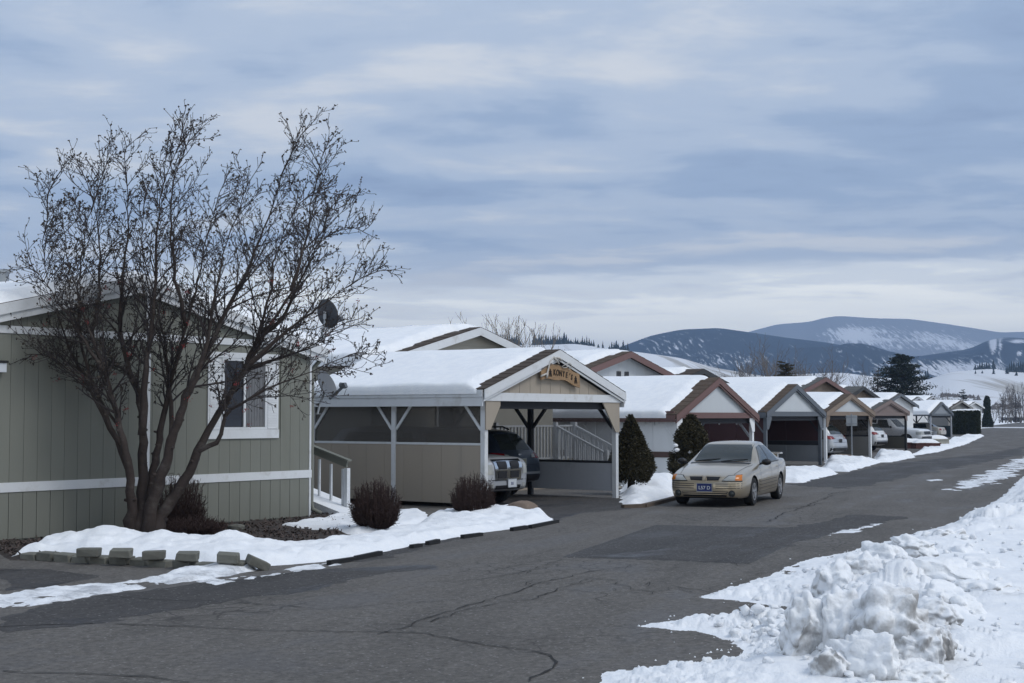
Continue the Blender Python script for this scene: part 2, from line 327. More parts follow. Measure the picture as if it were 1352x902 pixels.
# ------------------------------------------------------------------ building blocks
def link(o, parent=None):
    COL.objects.link(o)
    if parent is not None: o.parent = parent
    return o
def tag(o, label=None, cat=None, group=None, kind=None):
    if label: o['label'] = label
    if cat: o['category'] = cat
    if group: o['group'] = group
    if kind: o['kind'] = kind
    return o
def thing(name, loc, rz, label, cat, group=None):
    o = bpy.data.objects.new(name, None); o.empty_display_size = 0.3
    o.location = loc; o.rotation_euler = (0, 0, rz)
    link(o); return tag(o, label, cat, group)
class MB:
    def __init__(s): s.v = []; s.f = []; s.m = []
    def add(s, vs, fs, mi=0):
        k = len(s.v); s.v += [tuple(x) for x in vs]
        for f in fs: s.f.append(tuple(i + k for i in f)); s.m.append(mi)
        return s
    def hexa(s, p, mi=0):      # p: four lower then four upper corners
        return s.add(p, [(3, 2, 1, 0), (4, 5, 6, 7), (0, 1, 5, 4), (1, 2, 6, 5), (2, 3, 7, 6), (3, 0, 4, 7)], mi)
    def box(s, x0, x1, y0, y1, z0, z1, mi=0):
        return s.hexa([(x0, y0, z0), (x1, y0, z0), (x1, y1, z0), (x0, y1, z0), (x0, y0, z1), (x1, y0, z1), (x1, y1, z1), (x0, y1, z1)], mi)
    def bar(s, p, q, w, h, up=(0, 0, 1), mi=0):
        p, q, up = Vector(p), Vector(q), Vector(up)
        d = (q - p).normalized(); a = d.cross(up)
        if a.length < 1e-5: a = d.cross(Vector((1, 0, 0)))
        a.normalize(); b = a.cross(d); a *= w / 2; b *= h / 2
        return s.hexa([p - a - b, p + a - b, q + a - b, q - a - b, p - a + b, p + a + b, q + a + b, q - a + b], mi)
    def prism(s, poly, fn, mi=0):   # poly in 2-D; fn(a, b, side) -> point, side 0 / 1
        n = len(poly); vs = [fn(a, b, 0) for a, b in poly] + [fn(a, b, 1) for a, b in poly]
        return s.add(vs, [tuple(range(n - 1, -1, -1)), tuple(range(n, 2 * n))] + [(i, (i + 1) % n, n + (i + 1) % n, n + i) for i in range(n)], mi)
    def tube(s, pts, rad, sides=6, mi=0, cap=True):
        pts = [Vector(p) for p in pts]; n = len(pts)
        if isinstance(rad, (int, float)): rad = [rad] * n
        k = len(s.v); a = None
        for i in range(n):
            d = (pts[min(i + 1, n - 1)] - pts[max(i - 1, 0)])
            if d.length < 1e-9: d = Vector((0, 0, 1))
            d.normalize()
            if a is None:
                a = d.cross(Vector((0.31, 0.87, 0.2)))
                if a.length < 1e-3: a = d.cross(Vector((1, 0, 0)))
            a = (a - d * a.dot(d)); a.normalize(); b = d.cross(a)
            for j in range(sides):
                c, sn = math.cos(2 * math.pi * j / sides) * rad[i], math.sin(2 * math.pi * j / sides) * rad[i]
                s.v.append(tuple(pts[i] + a * c + b * sn))
        for i in range(n - 1):
            for j in range(sides):
                j2 = (j + 1) % sides
                s.f.append((k + i * sides + j, k + i * sides + j2, k + (i + 1) * sides + j2, k + (i + 1) * sides + j)); s.m.append(mi)
        if cap:
            s.f.append(tuple(k + j for j in range(sides - 1, -1, -1))); s.m.append(mi)
            s.f.append(tuple(k + (n - 1) * sides + j for j in range(sides))); s.m.append(mi)
        return s
    def lathe(s, prof, seg, fn, mi=0, closed=False):   # prof [(r, h)], fn(ring x, ring y, h) -> point
        k = len(s.v); n = len(prof)
        for r, h in prof:
            for j in range(seg):
                t = 2 * math.pi * j / seg
                s.v.append(tuple(fn(r * math.cos(t), r * math.sin(t), h)))
        for i in range(n if closed else n - 1):
            for j in range(seg):
                j2 = (j + 1) % seg; i2 = (i + 1) % n
                s.f.append((k + i * seg + j, k + i * seg + j2, k + i2 * seg + j2, k + i2 * seg + j)); s.m.append(mi)
        return s
    def mesh(s, name, mats, smooth=False, angle=None):
        me = bpy.data.meshes.new(name); me.from_pydata(s.v, [], s.f)
        for m in (mats if isinstance(mats, (list, tuple)) else [mats]): me.materials.append(m)
        if any(s.m): me.polygons.foreach_set('material_index', s.m)
        if smooth:
            me.polygons.foreach_set('use_smooth', [True] * len(s.f))
            if angle: me.set_sharp_from_angle(angle=R(angle))
        me.validate(); me.update(); return me
    def build(s, name, mats, parent=None, loc=(0, 0, 0), rz=0, smooth=False, angle=None):
        o = bpy.data.objects.new(name, s.mesh(name, mats, smooth, angle)); o.location = loc; o.rotation_euler = (0, 0, rz)
        return link(o, parent)
def shared(name, me, parent, loc=(0, 0, 0), rot=(0, 0, 0), sc=(1, 1, 1)):
    o = bpy.data.objects.new(name, me); o.location = loc; o.rotation_euler = rot; o.scale = sc
    return link(o, parent)
def copy_tree(o, parent=None):
    c = o.copy(); COL.objects.link(c)
    if parent is not None: c.parent = parent
    for ch in list(o.children): copy_tree(ch, c)
    return c
def grid_mesh(name, X, Y, Z, keep, mats, attr=None, smooth=True):
    n, m = X.shape
    idx = np.arange(n * m).reshape(n, m)
    q = np.stack([idx[:-1, :-1], idx[:-1, 1:], idx[1:, 1:], idx[1:, :-1]], -1).reshape(-1, 4)
    if keep is not None:
        q = q[keep.ravel()[q].any(1)]
    used = np.unique(q); mp = np.full(n * m, -1); mp[used] = np.arange(len(used))
    co_ = np.stack([X.ravel(), Y.ravel(), Z.ravel()], -1)[used]
    q = mp[q]
    # make every face look up
    a = co_[q[:, 1]] - co_[q[:, 0]]; b = co_[q[:, 3]] - co_[q[:, 0]]
    fl = (a[:, 0] * b[:, 1] - a[:, 1] * b[:, 0]) < 0
    q[fl] = q[fl][:, ::-1]
    me = bpy.data.meshes.new(name)
    me.vertices.add(len(co_)); me.vertices.foreach_set('co', co_.ravel())
    me.loops.add(q.size); me.loops.foreach_set('vertex_index', q.ravel())
    me.polygons.add(len(q)); me.polygons.foreach_set('loop_start', np.arange(0, q.size, 4)); me.polygons.foreach_set('loop_total', np.full(len(q), 4))
    me.update(calc_edges=True); me.validate()
    if smooth: me.polygons.foreach_set('use_smooth', [True] * len(me.polygons))
    me.materials.append(mats)
    for k, v in (attr or {}).items():
        at = me.attributes.new(k, 'FLOAT', 'POINT'); at.data.foreach_set('value', v.ravel()[used].astype(np.float32))
    o = bpy.data.objects.new(name, me)
    return link(o)
def sdist(X, Y, poly):
    P = np.asarray(poly, float); n = len(P)
    d = np.full(X.shape, 1e9); ins = np.zeros(X.shape, bool)
    for i in range(n):
        a, b = P[i], P[(i + 1) % n]; e = b - a
        t = np.clip(((X - a[0]) * e[0] + (Y - a[1]) * e[1]) / max(e @ e, 1e-12), 0, 1)
        d = np.minimum(d, np.hypot(X - a[0] - e[0] * t, Y - a[1] - e[1] * t))
        c = (a[1] > Y) != (b[1] > Y)
        with np.errstate(divide='ignore', invalid='ignore'):
            ins ^= c & (X < (b[0] - a[0]) * (Y - a[1]) / (b[1] - a[1] + 1e-15) + a[0])
    return np.where(ins, d, -d)
def sm(x): x = np.clip(x, 0, 1); return x * x * (3 - 2 * x)
def ground_sheet(name, px_poly, h, edge, res, seed, m, kind='structure', rough=0.3, ragged=0.12, rscale=1.3, z0=0.0, world=False, extra=None, holes=0.0):
    poly = px_poly if world else [G(*p) for p in px_poly]
    P = np.array(poly); lo, hi = P.min(0) - 0.3, P.max(0) + 0.3
    X, Y = np.meshgrid(np.arange(lo[0], hi[0], res[0]), np.arange(lo[1], hi[1], res[1]))
    s = sdist(X, Y, poly) + ragged * fbm(X * rscale, Y * rscale, seed, 5, 0.6)
    k = sm(s / edge)
    Z = h * k * (1 + rough * fbm(X * 1.7, Y * 1.7, seed + 40, 4)) + 0.35 * rough * h * k * fbm(X * 6, Y * 6, seed + 70, 3)
    if extra is not None: Z = Z + k * extra(X, Y)
    if holes: Z = Z + holes * k * np.minimum(0, fbm(X * 2.2, Y * 1.1, seed + 99, 6, 0.65) - 0.05)
    Z = np.where(s < 0, np.maximum(s, -0.2) * 0.4, Z) + z0
    o = grid_mesh(name, X, Y, Z, Z > -0.03 + z0, m)
    tag(o, kind=kind)
    return o

# ------------------------------------------------------------------ ground and road
g = MB()
for r0, r1 in ((-60, 900), (900, 9000)):
    pass
XS = [-7000, -2500, -800, -250, -80, 0, 80, 250, 800, 2500, 7000]; YS = [-60, 0, 60, 200, 600, 1500, 4000, 9000]
for i in range(len(XS) - 1):
    for j in range(len(YS) - 1):
        g.add([(XS[i], YS[j], -0.02), (XS[i + 1], YS[j], -0.02), (XS[i + 1], YS[j + 1], -0.02), (XS[i], YS[j + 1], -0.02)], [(0, 1, 2, 3)])
tag(g.build('ground', M['snow']), kind='structure')
def along(p, t, off=0):      # along the street, off to the right
    return (p[0] + math.sin(ST) * t + math.cos(ST) * off, p[1] + math.cos(ST) * t - math.sin(ST) * off)
E0 = (5.5, 22.0)             # a point on the right edge of the road
road = MB()
poly = [(-45, 2), (12, 2), along(E0, -8, 3), along(E0, 60, 2.5), along(E0, 420, 2.0), along(E0, 420, -13.0), along(E0, 100, -14.5), along(E0, 25, -16), (-8, 32), (-45, 24)]
road.add([(x, y, 0) for x, y in poly], [tuple(range(len(poly)))])
tag(road.build('road', M['road']), kind='structure')
def sheet(name, pts, m, z=0.004, world=False):
    b = MB(); b.add([(*(p if world else G(*p)), z) for p in pts], [tuple(range(len(pts)))])
    o = b.build(name, m); tag(o, kind='structure'); return o
ground_sheet('asphalt_patch', [(741, 736), (866, 693), (1090, 698), (988, 745), (900, 741)], 0.004, 0.02, (0.05, 0.1), 5, M['patch'], rough=0, ragged=0.03, z0=0.002)
ground_sheet('wet_asphalt', [(0, 815), (70, 795), (160, 783), (270, 770), (420, 752), (560, 744), (585, 752), (470, 762), (430, 775), (280, 800), (140, 822), (0, 838)], 0.004, 0.02, (0.04, 0.08), 15, M['wet'], rough=0, ragged=0.3, z0=0.002)
ground_sheet('wet_asphalt', [(790, 735), (900, 724), (1010, 702), (1130, 680), (1200, 683), (1120, 700), (1010, 728), (950, 742)], 0.004, 0.02, (0.05, 0.1), 25, M['wet'], rough=0, ragged=0.35, z0=0.0045)
ground_sheet('wet_asphalt', [(0, 752), (70, 752), (140, 760), (60, 776), (0, 782)], 0.004, 0.02, (0.04, 0.08), 35, M['wet'], rough=0, ragged=0.2, z0=0.002)
ground_sheet('wet_asphalt', [(640, 672), (650, 660), (700, 652), (815, 658), (865, 667), (770, 678), (735, 687), (690, 676)], 0.004, 0.02, (0.05, 0.1), 36, M['wet'], rough=0, ragged=0.25, z0=0.002)
ground_sheet('wet_asphalt', [(560, 690), (640, 676), (690, 684), (640, 700), (520, 735), (470, 742)], 0.004, 0.05, (0.03, 0.05), 39, M['wet'], rough=0, ragged=0.3, z0=0.002)
ground_sheet('wet_asphalt', [(1040, 640), (1180, 612), (1300, 600), (1352, 590), (1352, 600), (1240, 622), (1120, 646)], 0.004, 0.02, (0.1, 0.25), 37, M['patch'], rough=0, ragged=0.5, z0=0.002)
def crack(pts, wd, seed, amp=0.05):
    rn = random.Random(seed); P = [Vector(G(*p)) for p in pts]; b = MB(); Q = []
    for a, c in zip(P[:-1], P[1:]):
        n = max(2, int((c - a).length / 0.14))
        for i in range(n): Q.append(a.lerp(c, i / n))
    Q.append(P[-1]); off = 0; vs = []
    for i, q in enumerate(Q):
        d = (Q[min(i + 1, len(Q) - 1)] - Q[max(i - 1, 0)]).normalized(); nn = Vector((-d.y, d.x))
        off = off * 0.8 + rn.uniform(-amp, amp); ww = wd * rn.uniform(0.35, 1.2)
        c = q + nn * off
        vs += [(c.x - nn.x * ww, c.y - nn.y * ww, 0.009), (c.x + nn.x * ww, c.y + nn.y * ww, 0.009)]
    b.add(vs, [(2 * i, 2 * i + 1, 2 * i + 3, 2 * i + 2) for i in range(len(Q) - 1)])
    tag(b.build('road_crack', M['crack']), kind='structure')
crack([(0, 828), (120, 824), (260, 828), (420, 834), (560, 838), (640, 852), (720, 862), (735, 875), (690, 900)], 0.012, 1)
crack([(0, 888), (60, 890), (150, 893), (250, 902)], 0.012, 2)
crack([(495, 838), (620, 802), (760, 760), (830, 748)], 0.009, 3)
crack([(1010, 690), (1060, 670), (1100, 652), (1140, 648)], 0.014, 4)
crack([(570, 822), (640, 800), (700, 792), (760, 770)], 0.008, 5)
crack([(870, 668), (960, 675), (1040, 672), (1120, 660)], 0.012, 6)
crack([(300, 806), (420, 803), (520, 798), (620, 790)], 0.006, 7)
crack([(60, 780), (200, 790), (330, 797), (400, 802)], 0.008, 8)
crack([(740, 742), (690, 756), (640, 766), (560, 770)], 0.007, 9)
# alligator cracking around the patch
_rn = random.Random(5)
for i in range(26):
    px = _rn.uniform(700, 1010); py = 745 + _rn.uniform(0, 40) - max(0, px - 900) * 0.12
    q = [(px, py)]
    for k in range(3): q.append((q[-1][0] + _rn.uniform(-30, 45), q[-1][1] + _rn.uniform(-5, 6)))
    crack(q, 0.005, 100 + i, 0.03)

# ------------------------------------------------------------------ hills
DR = {}
def ridge(name, crest, D, front, back, m, amp, nscale, openfn, seed, step=3, rows=70, px0=-500, px1=1900):
    px = np.arange(px0, px1, step, dtype=float)
    cx, cy = zip(*crest)
    py = np.interp(px, cx, cy)
    k = np.ones(7) / 7; py = np.convolve(np.pad(py, 3, 'edge'), k, 'valid')
    t = np.linspace(0, 1.25, rows)[:, None]
    r = np.where(t <= 1, D - front * (1 - t), D + back * (t - 1) * 4) + 0 * px
    hc = (HZ - py) * D / F + HC
    prof = np.where(t <= 1, sm(t) * 0.55 + 0.45 * t ** 1.3, 1 - (t - 1) * 2.2)
    X = (px - 676) / F * r; Y = r
    Z = hc * prof + amp * fbm(X * nscale, Y * nscale, seed, 5) * np.sin(np.clip(t / 0.82, 0, 1) * math.pi) ** 1.2 - 3 * (1 - np.clip(t * 8, 0, 1))
    op = openfn(px[None, :] + 0 * t, HZ - (Z - HC) / r * F, X, Y)
    o = grid_mesh(name, X, Y, Z, None, m, {'open': op}); tag(o, kind='structure')
    DR[name] = (px, t[:, 0], X, Y, Z)
    return o
def blob(px, py, cx, cy, rx, ry): return np.exp(-((px - cx) / rx) ** 2 - ((py - cy) / ry) ** 2)
ridge('snow_hill', [(-500, 470), (560, 452), (640, 455), (700, 456), (760, 454), (800, 460), (850, 466), (900, 473), (940, 485), (975, 491), (1010, 497), (1060, 494), (1110, 492), (1160, 498), (1220, 503), (1255, 491), (1310, 487), (1345, 492), (1420, 490), (1900, 480)],
      1300, 800, 200, M['field'], 9, 0.004, lambda px, py, X, Y: 0.24 + 0.16 * fbm(X * 0.012, Y * 0.004, 3, 5), 3)
def open_forest(px, py, X, Y):
    o = -0.02 + 0.10 * fbm(X * 0.004, Y * 0.002, 8, 5) + 0.0 * px
    o += 0.22 * blob(px, py, 1300, 487, 60, 16) + 0.16 * blob(px, py, 1245, 490, 45, 12) + 0.12 * blob(px, py, 950, 478, 70, 12) + 0.10 * blob(px, py, 880, 455, 60, 12)
    o += 0.5 * blob(px, py, 1312, 456, 4.5, 9) + 0.35 * blob(px, py, 1322, 458, 2, 10) + 0.3 * blob(px, py, 1345, 451, 12, 2.5) + 0.3 * blob(px, py, 1347, 466, 5, 3)
    o += 0.14 * blob(px, py, 1180, 480, 30, 6) + 0.14 * blob(px, py, 1160, 492, 40, 4)
    return o
ridge('forest_hill', [(-500, 560), (700, 500), (790, 470), (820, 458), (860, 443), (900, 435), (950, 433), (985, 438), (1040, 446), (1090, 452), (1158, 464), (1212, 471), (1229, 468), (1280, 461), (1306, 449), (1333, 445), (1352, 447), (1480, 455), (1900, 500)],
      3400, 1700, 500, M['forest'], 85, 0.0030, open_forest, 9)
def open_mtn(px, py, X, Y):
    o = -0.06 + 0.06 * fbm(X * 0.003, Y * 0.002, 18, 5)
    s = 0.30 * blob(px, py, 1190, 450, 75, 17) + 0.24 * blob(px, py, 1120, 446, 42, 12) + 0.2 * blob(px, py, 1275, 460, 45, 7) + 0.10 * blob(px, py, 1150, 436, 28, 8)
    return o + s * (0.75 + 0.9 * fbm(X * 0.006, Y * 0.003, 28, 4))
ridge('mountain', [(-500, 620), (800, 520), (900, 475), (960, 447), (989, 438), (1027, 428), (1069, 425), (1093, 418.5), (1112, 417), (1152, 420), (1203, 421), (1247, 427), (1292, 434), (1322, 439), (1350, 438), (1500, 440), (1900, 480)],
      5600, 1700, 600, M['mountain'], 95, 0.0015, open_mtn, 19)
def hill_pt(name, px, t):
    pxs, ts, X, Y, Z = DR[name]
    i = int(np.clip(np.searchsorted(pxs, px), 0, len(pxs) - 1)); j = int(np.clip(np.searchsorted(ts, t), 0, len(ts) - 1))
    return X[j, i], Y[j, i], Z[j, i]
tl = MB(); _r = random.Random(3)
def far_tree(x, y, z, h):
    w_ = h * _r.uniform(0.17, 0.36); k = 5; h *= _r.choice((.55, .7, .85, 1, 1, 1.15))
    for a, bz in ((0.0, 0.5), (0.22, 0.75), (0.5, 1.0)):
        rr = w_ * (1 - a * 1.3)
        vs = [(x + rr * math.cos(2 * math.pi * j / k + a * 9) * _r.uniform(0.8, 1.2), y + rr * math.sin(2 * math.pi * j / k + a * 9), z + h * (a + 0.05)) for j in range(k)] + [(x, y, z + h * bz)]
        tl.add(vs, [(j, (j + 1) % k, k) for j in range(k)])
def scatter_far(n, pxa, pxb, ta, tb, h0, h1, clump=0.0):
    for i in range(n):
        px = _r.uniform(pxa, pxb)
        if clump and vn(px * 0.09, 3.0, 5) < clump: continue
        far_tree(*hill_pt('snow_hill', px, _r.uniform(ta, tb)), _r.uniform(h0, h1))
scatter_far(330, 676, 835, 0.985, 1.02, 4, 9, 0.22)
scatter_far(260, 640, 745, 0.95, 1.0, 4, 10, 0.2)
scatter_far(10, 740, 815, 0.90, 0.96, 3, 6)
scatter_far(70, 1215, 1352, 0.95, 1.02, 4, 9, 0.35)
scatter_far(40, 1225, 1400, 0.75, 0.97, 3, 7, 0.4)
scatter_far(120, 1330, 1420, 0.88, 1.02, 5, 10)
scatter_far(14, 960, 1210, 0.6, 1.0, 2, 5)
tag(tl.build('treeline', M['farpine']), kind='stuff')
hr = MB()
for (a, b_, n) in (((1240, 0.42), (1290, 0.30), 60), ((1300, 0.22), (1345, 0.27), 60), ((1225, 0.12), (1300, 0.16), 70), ((870, 0.55), (960, 0.45), 30), ((1000, 0.3), (1120, 0.35), 40)):
    for i in range(n):
        f_ = i / n + _r.uniform(-0.02, 0.02)
        x, y, z = hill_pt('snow_hill', a[0] + (b_[0] - a[0]) * f_, a[1] + (b_[1] - a[1]) * f_ + _r.uniform(-0.02, 0.02))
        h = _r.uniform(0.6, 2.2); ww = _r.uniform(0.8, 2.0)
        vs = [(x + ww * math.cos(j * 1.05) * _r.uniform(.7, 1.2), y + ww * math.sin(j * 1.05), z - 0.3) for j in range(6)] + [(x + _r.uniform(-.4, .4), y, z + h)]
        hr.add(vs, [(j, (j + 1) % 6, 6) for j in range(6)])
tag(hr.build('hedgerow_scrub', M['greytwig']), kind='stuff')

# ------------------------------------------------------------------ roofs
def roof_snow(parent, xa, xb, ze, zp, y0, y1, th, seed, front=0.35, ea=0.10, bare=()):
    xm = (xa + xb) / 2
    nx = max(24, int((xb - xa) / 0.12)); ny = max(24, int((y1 - y0) / 0.16))
    ex_ = np.array([-0.05, -0.047, -0.035, -0.01, 0.03])
    xs = np.concatenate([xa + ex_, np.linspace(xa + 0.08, xb - 0.08, nx), (xb - ex_)[::-1]]); ys = np.linspace(y0, y1, ny); nx = len(xs)
    X, Y = np.meshgrid(xs, ys)
    zr = zp - (zp - ze) * np.abs(X - xm) / ((xb - xa) / 2)
    d = np.minimum(np.minimum(X - xa, xb - X) + 0.05, y1 - Y + 0.03)
    df = Y - y0 - front * (1 + 0.28 * fbm(X * 1.5, Y * 0 + seed, seed, 4)) * sm(1.15 - np.abs(X - xm) / (xb - xa) * 0.7)
    t = th * (1 + 0.40 * fbm(X * 0.7, Y * 0.7, seed + 3, 5) + 0.12 * fbm(X * 3, Y * 3, seed + 4, 3)) * (1 - 0.55 * np.exp(-((X - xm) / 0.55) ** 2))
    k = np.sqrt(np.clip(1 - (1 - np.clip(np.minimum(d, df) / ea, 0, 1)) ** 2, 0, 1))
    for bx, by, rx, ry in bare:
        q = ((X - bx) / rx) ** 2 + ((Y - by) / ry) ** 2 + 0.5 * fbm(X * 3, Y * 3, seed + 8, 3)
        k = np.minimum(k, np.clip((q - 1) * 1.5, 0, 1))
    side_ = np.minimum(X - xa, xb - X) < 0.03
    Z = zr + 0.02 + t * k - 0.05 * (k <= 0.001) - 0.06 * (np.minimum(X - xa, xb - X) < -0.046)
    o = grid_mesh('roof_snow', X, Y, Z, k > 0, M['snow']); o.parent = parent
    tag(o, kind='stuff'); return o
def roof_slab(parent, xa, xb, ze, zp, y0, y1, m, th=0.07):
    xm = (xa + xb) / 2; b = MB()
    b.hexa([(xa, y0, ze - th), (xm, y0, zp - th), (xm, y1, zp - th), (xa, y1, ze - th), (xa, y0, ze), (xm, y0, zp), (xm, y1, zp), (xa, y1, ze)])
    b.hexa([(xm + 0.002, y0, zp - th), (xb, y0, ze - th), (xb, y1, ze - th), (xm + 0.002, y1, zp - th), (xm + 0.002, y0, zp), (xb, y0, ze), (xb, y1, ze), (xm + 0.002, y1, zp)])
    return b.build('roof', m, parent)
def rake(parent, xa, xb, ze, zp, y, m, h=0.2, t=0.03, drop=0.0, name='rake_board'):
    xm = (xa + xb) / 2; zp -= drop; ze -= drop
    for x0, x1, z0, z1 in ((xa, xm - 0.001, ze, zp), (xb, xm + 0.001, ze, zp)):
        b = MB(); lo = [(x0, y - t, z0 - h), (x1, y - t, z1 - h), (x1, y, z1 - h), (x0, y, z0 - h)]
        b.hexa(lo + [(p[0], p[1], p[2] + h) for p in lo]); b.build(name, m, parent)
def boards(parent, name, x0, x1, n, zlo, zhi, y, t, m, gap=0.012, along='x'):
    """upright boards side by side; zlo / zhi are numbers or functions of x"""
    fl = zlo if callable(zlo) else (lambda x: zlo); fh = zhi if callable(zhi) else (lambda x: zhi)
    wd = (x1 - x0) / n; cache = None
    for i in range(n):
        a, c = x0 + i * wd + gap / 2, x0 + (i + 1) * wd - gap / 2
        za, zb = fh(a), fh(c); la, lb = fl(a), fl(c)
        if max(za - la, zb - lb) < 0.03: continue
        def P(x, yy, z): return (x, yy, z) if along == 'x' else (yy, x, z)
        flat = abs(za - zb) < 1e-6 and abs(la - lb) < 1e-6
        if flat and cache is not None:
            shared(name, cache, parent, P(a, 0, 0)); continue
        ox = a if flat else 0
        b = MB(); b.hexa([P(a - ox, y - t, la), P(c - ox, y - t, lb), P(c - ox, y, lb), P(a - ox, y, la), P(a - ox, y - t, max(za, la)), P(c - ox, y - t, max(zb, lb)), P(c - ox, y, max(zb, lb)), P(a - ox, y, max(za, la))])
        o = b.build(name, m, parent, P(ox, 0, 0))
        if flat: cache = o.data
def shingle_strip(parent, xa, xb, ze, zp, y0, n, m, wd=0.5):
    """courses of shingles left bare along the front edge of the left slope"""
    xm = (xa + xb) / 2; sl = (zp - ze) / (xm - xa)
    for s_ in (-1, 1):
        for i in range(n):
            f0, f1 = i / n, (i + 1.12) / n
            x0 = xa + (xm - xa) * f0; x1 = min(xa + (xm - xa) * f1, xm)
            z0 = ze + sl * (x0 - xa) + 0.018; z1 = ze + sl * (x1 - xa) + 0.006
            if s_ > 0: x0, x1 = 2 * xm - x0, 2 * xm - x1
            b = MB(); b.hexa([(x0, y0, z0 - 0.014), (x1, y0, z1 - 0.004), (x1, y0 + wd, z1 - 0.004), (x0, y0 + wd, z0 - 0.014), (x0, y0, z0), (x1, y0, z1), (x1, y0 + wd, z1), (x0, y0 + wd, z0)])
            b.build('shingle', m, parent)

# ------------------------------------------------------------------ carports
def carport(org, W, Ln, zb, ze, zp, label, trim, gable, post, roofm, group='carports along the street', fascia=None, beam=None, snow=0.16, gboards=0,
            left=None, right=None, posts=3, seed=1, bare_n=8, front=0.35, gusset=None, braces=True, brace_m=None, inner=None, rz=None, lz=(0.03, 0.03), fascia_low=False, gusset_r=None):
    t = thing('carport', (org[0], org[1], 0), LOT if rz is None else rz, label, 'carport', group)
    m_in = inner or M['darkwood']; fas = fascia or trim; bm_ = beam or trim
    xm = W / 2
    # roof
    y0 = -0.10
    xa, xb = -0.16, W + 0.16
    sl = (zp - ze) / xm
    zea = ze - 0.16 * sl
    roof_slab(t, xa, xb, zea, zp, y0, Ln + 0.1, roofm)
    rake(t, xa, xb, zea - 0.012, zp - 0.012, y0 - 0.002, trim, 0.19)
    rake(t, xa, xb, zea - 0.215, zp - 0.215, y0 + 0.024, trim, 0.05, 0.024, name='rake_moulding')
    if bare_n: shingle_strip(t, xa, xb, zea, zp, y0 - 0.02, bare_n, roofm, front + 0.30)
    if snow: roof_snow(t, xa, xb, zea + 0.01, zp + 0.01, y0, Ln + 0.1, snow, seed, front)
    # gable face, cross beam
    zin = lambda x: zp - 0.28 - abs(x - xm) * sl
    if gboards:
        boards(t, 'gable_board', 0.1, W - 0.1, gboards, zb + 0.18, zin, 0.045, 0.03, gable, 0.012)
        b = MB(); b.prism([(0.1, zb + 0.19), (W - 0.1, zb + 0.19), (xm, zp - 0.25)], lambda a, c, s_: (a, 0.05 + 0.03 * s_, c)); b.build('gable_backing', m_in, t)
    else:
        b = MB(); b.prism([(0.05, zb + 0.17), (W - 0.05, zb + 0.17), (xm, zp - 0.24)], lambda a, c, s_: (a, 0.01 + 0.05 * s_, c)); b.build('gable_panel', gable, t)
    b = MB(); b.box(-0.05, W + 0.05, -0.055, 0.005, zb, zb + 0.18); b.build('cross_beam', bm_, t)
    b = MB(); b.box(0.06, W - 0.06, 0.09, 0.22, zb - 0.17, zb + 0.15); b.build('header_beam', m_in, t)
    # eave boards along both sides
    for x in (-0.192, W + 0.162):
        b = MB(); b.box(x, x + 0.03, y0 + 0.03, Ln, zea - 0.165, zea - 0.012); b.build('fascia_board', fas, t)
        b = MB(); b.box(x + (0.02 if x < 0 else -0.02), x + 0.03 + (0.02 if x < 0 else -0.02), y0 + 0.03, Ln, zea - 0.36 if fascia_low else zea - 0.22, zea - 0.168); b.build('fascia_board', fas, t)
        xx = -0.094 if x < 0 else W + 0.034
        b = MB(); b.box(xx, xx + 0.06, 0.02, Ln, zb - 0.02, zb + 0.22); b.build('side_beam', bm_, t)
    # soffit inside
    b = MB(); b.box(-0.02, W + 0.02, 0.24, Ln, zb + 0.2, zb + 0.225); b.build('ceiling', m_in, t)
    # posts and braces
    pw = 0.115
    for sx, lo in ((0, lz[0]), (1, lz[1])):
        x = 0.0 if sx == 0 else W - pw
        for i in range(posts):
            y = 0.0 + (Ln - pw) * i / (posts - 1)
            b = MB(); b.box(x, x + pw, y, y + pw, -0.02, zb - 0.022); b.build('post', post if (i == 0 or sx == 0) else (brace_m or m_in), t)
            if braces:
                for dy in (-1, 1):
                    if (i == 0 and dy < 0) or (i == posts - 1 and dy > 0): continue
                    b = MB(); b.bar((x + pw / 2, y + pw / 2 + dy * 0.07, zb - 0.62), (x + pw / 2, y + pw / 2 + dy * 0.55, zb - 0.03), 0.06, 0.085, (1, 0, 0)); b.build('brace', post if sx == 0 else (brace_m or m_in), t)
        if gusset:
            gm, gw, gh = gusset if sx == 0 or not gusset_r else gusset_r
            sgn = 1 if sx == 0 else -1; xx = pw + 0.002 if sx == 0 else W - pw - 0.002
            xo = 0 if sx == 0 else W
            b = MB(); b.prism([(xo, zb - 0.002), (xx + sgn * gw, zb - 0.002), (xx + sgn * gw, zb - (0.10 if not (sx and gusset_r) else 0.012)), (xx + sgn * 0.05, zb - gh), (xo, zb - gh)], lambda a, c, s_: (a, -0.035 + 0.03 * s_, c)); b.build('gusset', gm, t)
    # side walls
    for sx, spec in ((0, left), (1, right)):
        if not spec: continue
        x = 0.03 if sx == 0 else W - 0.075
        y_a, y_b = spec.get('y', (pw + 0.003, Ln - pw - 0.003))
        zl, zh = spec.get('z0', 0.1), spec['h']
        nb = spec.get('n', 4)
        boards(t, 'wall_panel', y_a, y_b, nb, zl, zh, x + 0.03, 0.03, spec['m'], spec.get('gap', 0.012), along='y')
        if spec.get('rail'):
            b = MB(); b.box(x - 0.012, x + 0.045, y_a, y_b, zh + 0.002, zh + 0.05); b.build('sill_rail', spec['rail'], t)
        if spec.get('screen'):
            n = posts - 1
            for i in range(n):
                ya = y_a + (y_b - y_a) * i / n + 0.02; yb_ = y_a + (y_b - y_a) * (i + 1) / n - 0.02
                b = MB(); b.box(x + 0.012, x + 0.016, ya, yb_, zh + 0.054, zb - 0.03); b.build('screen', spec['screen'], t)
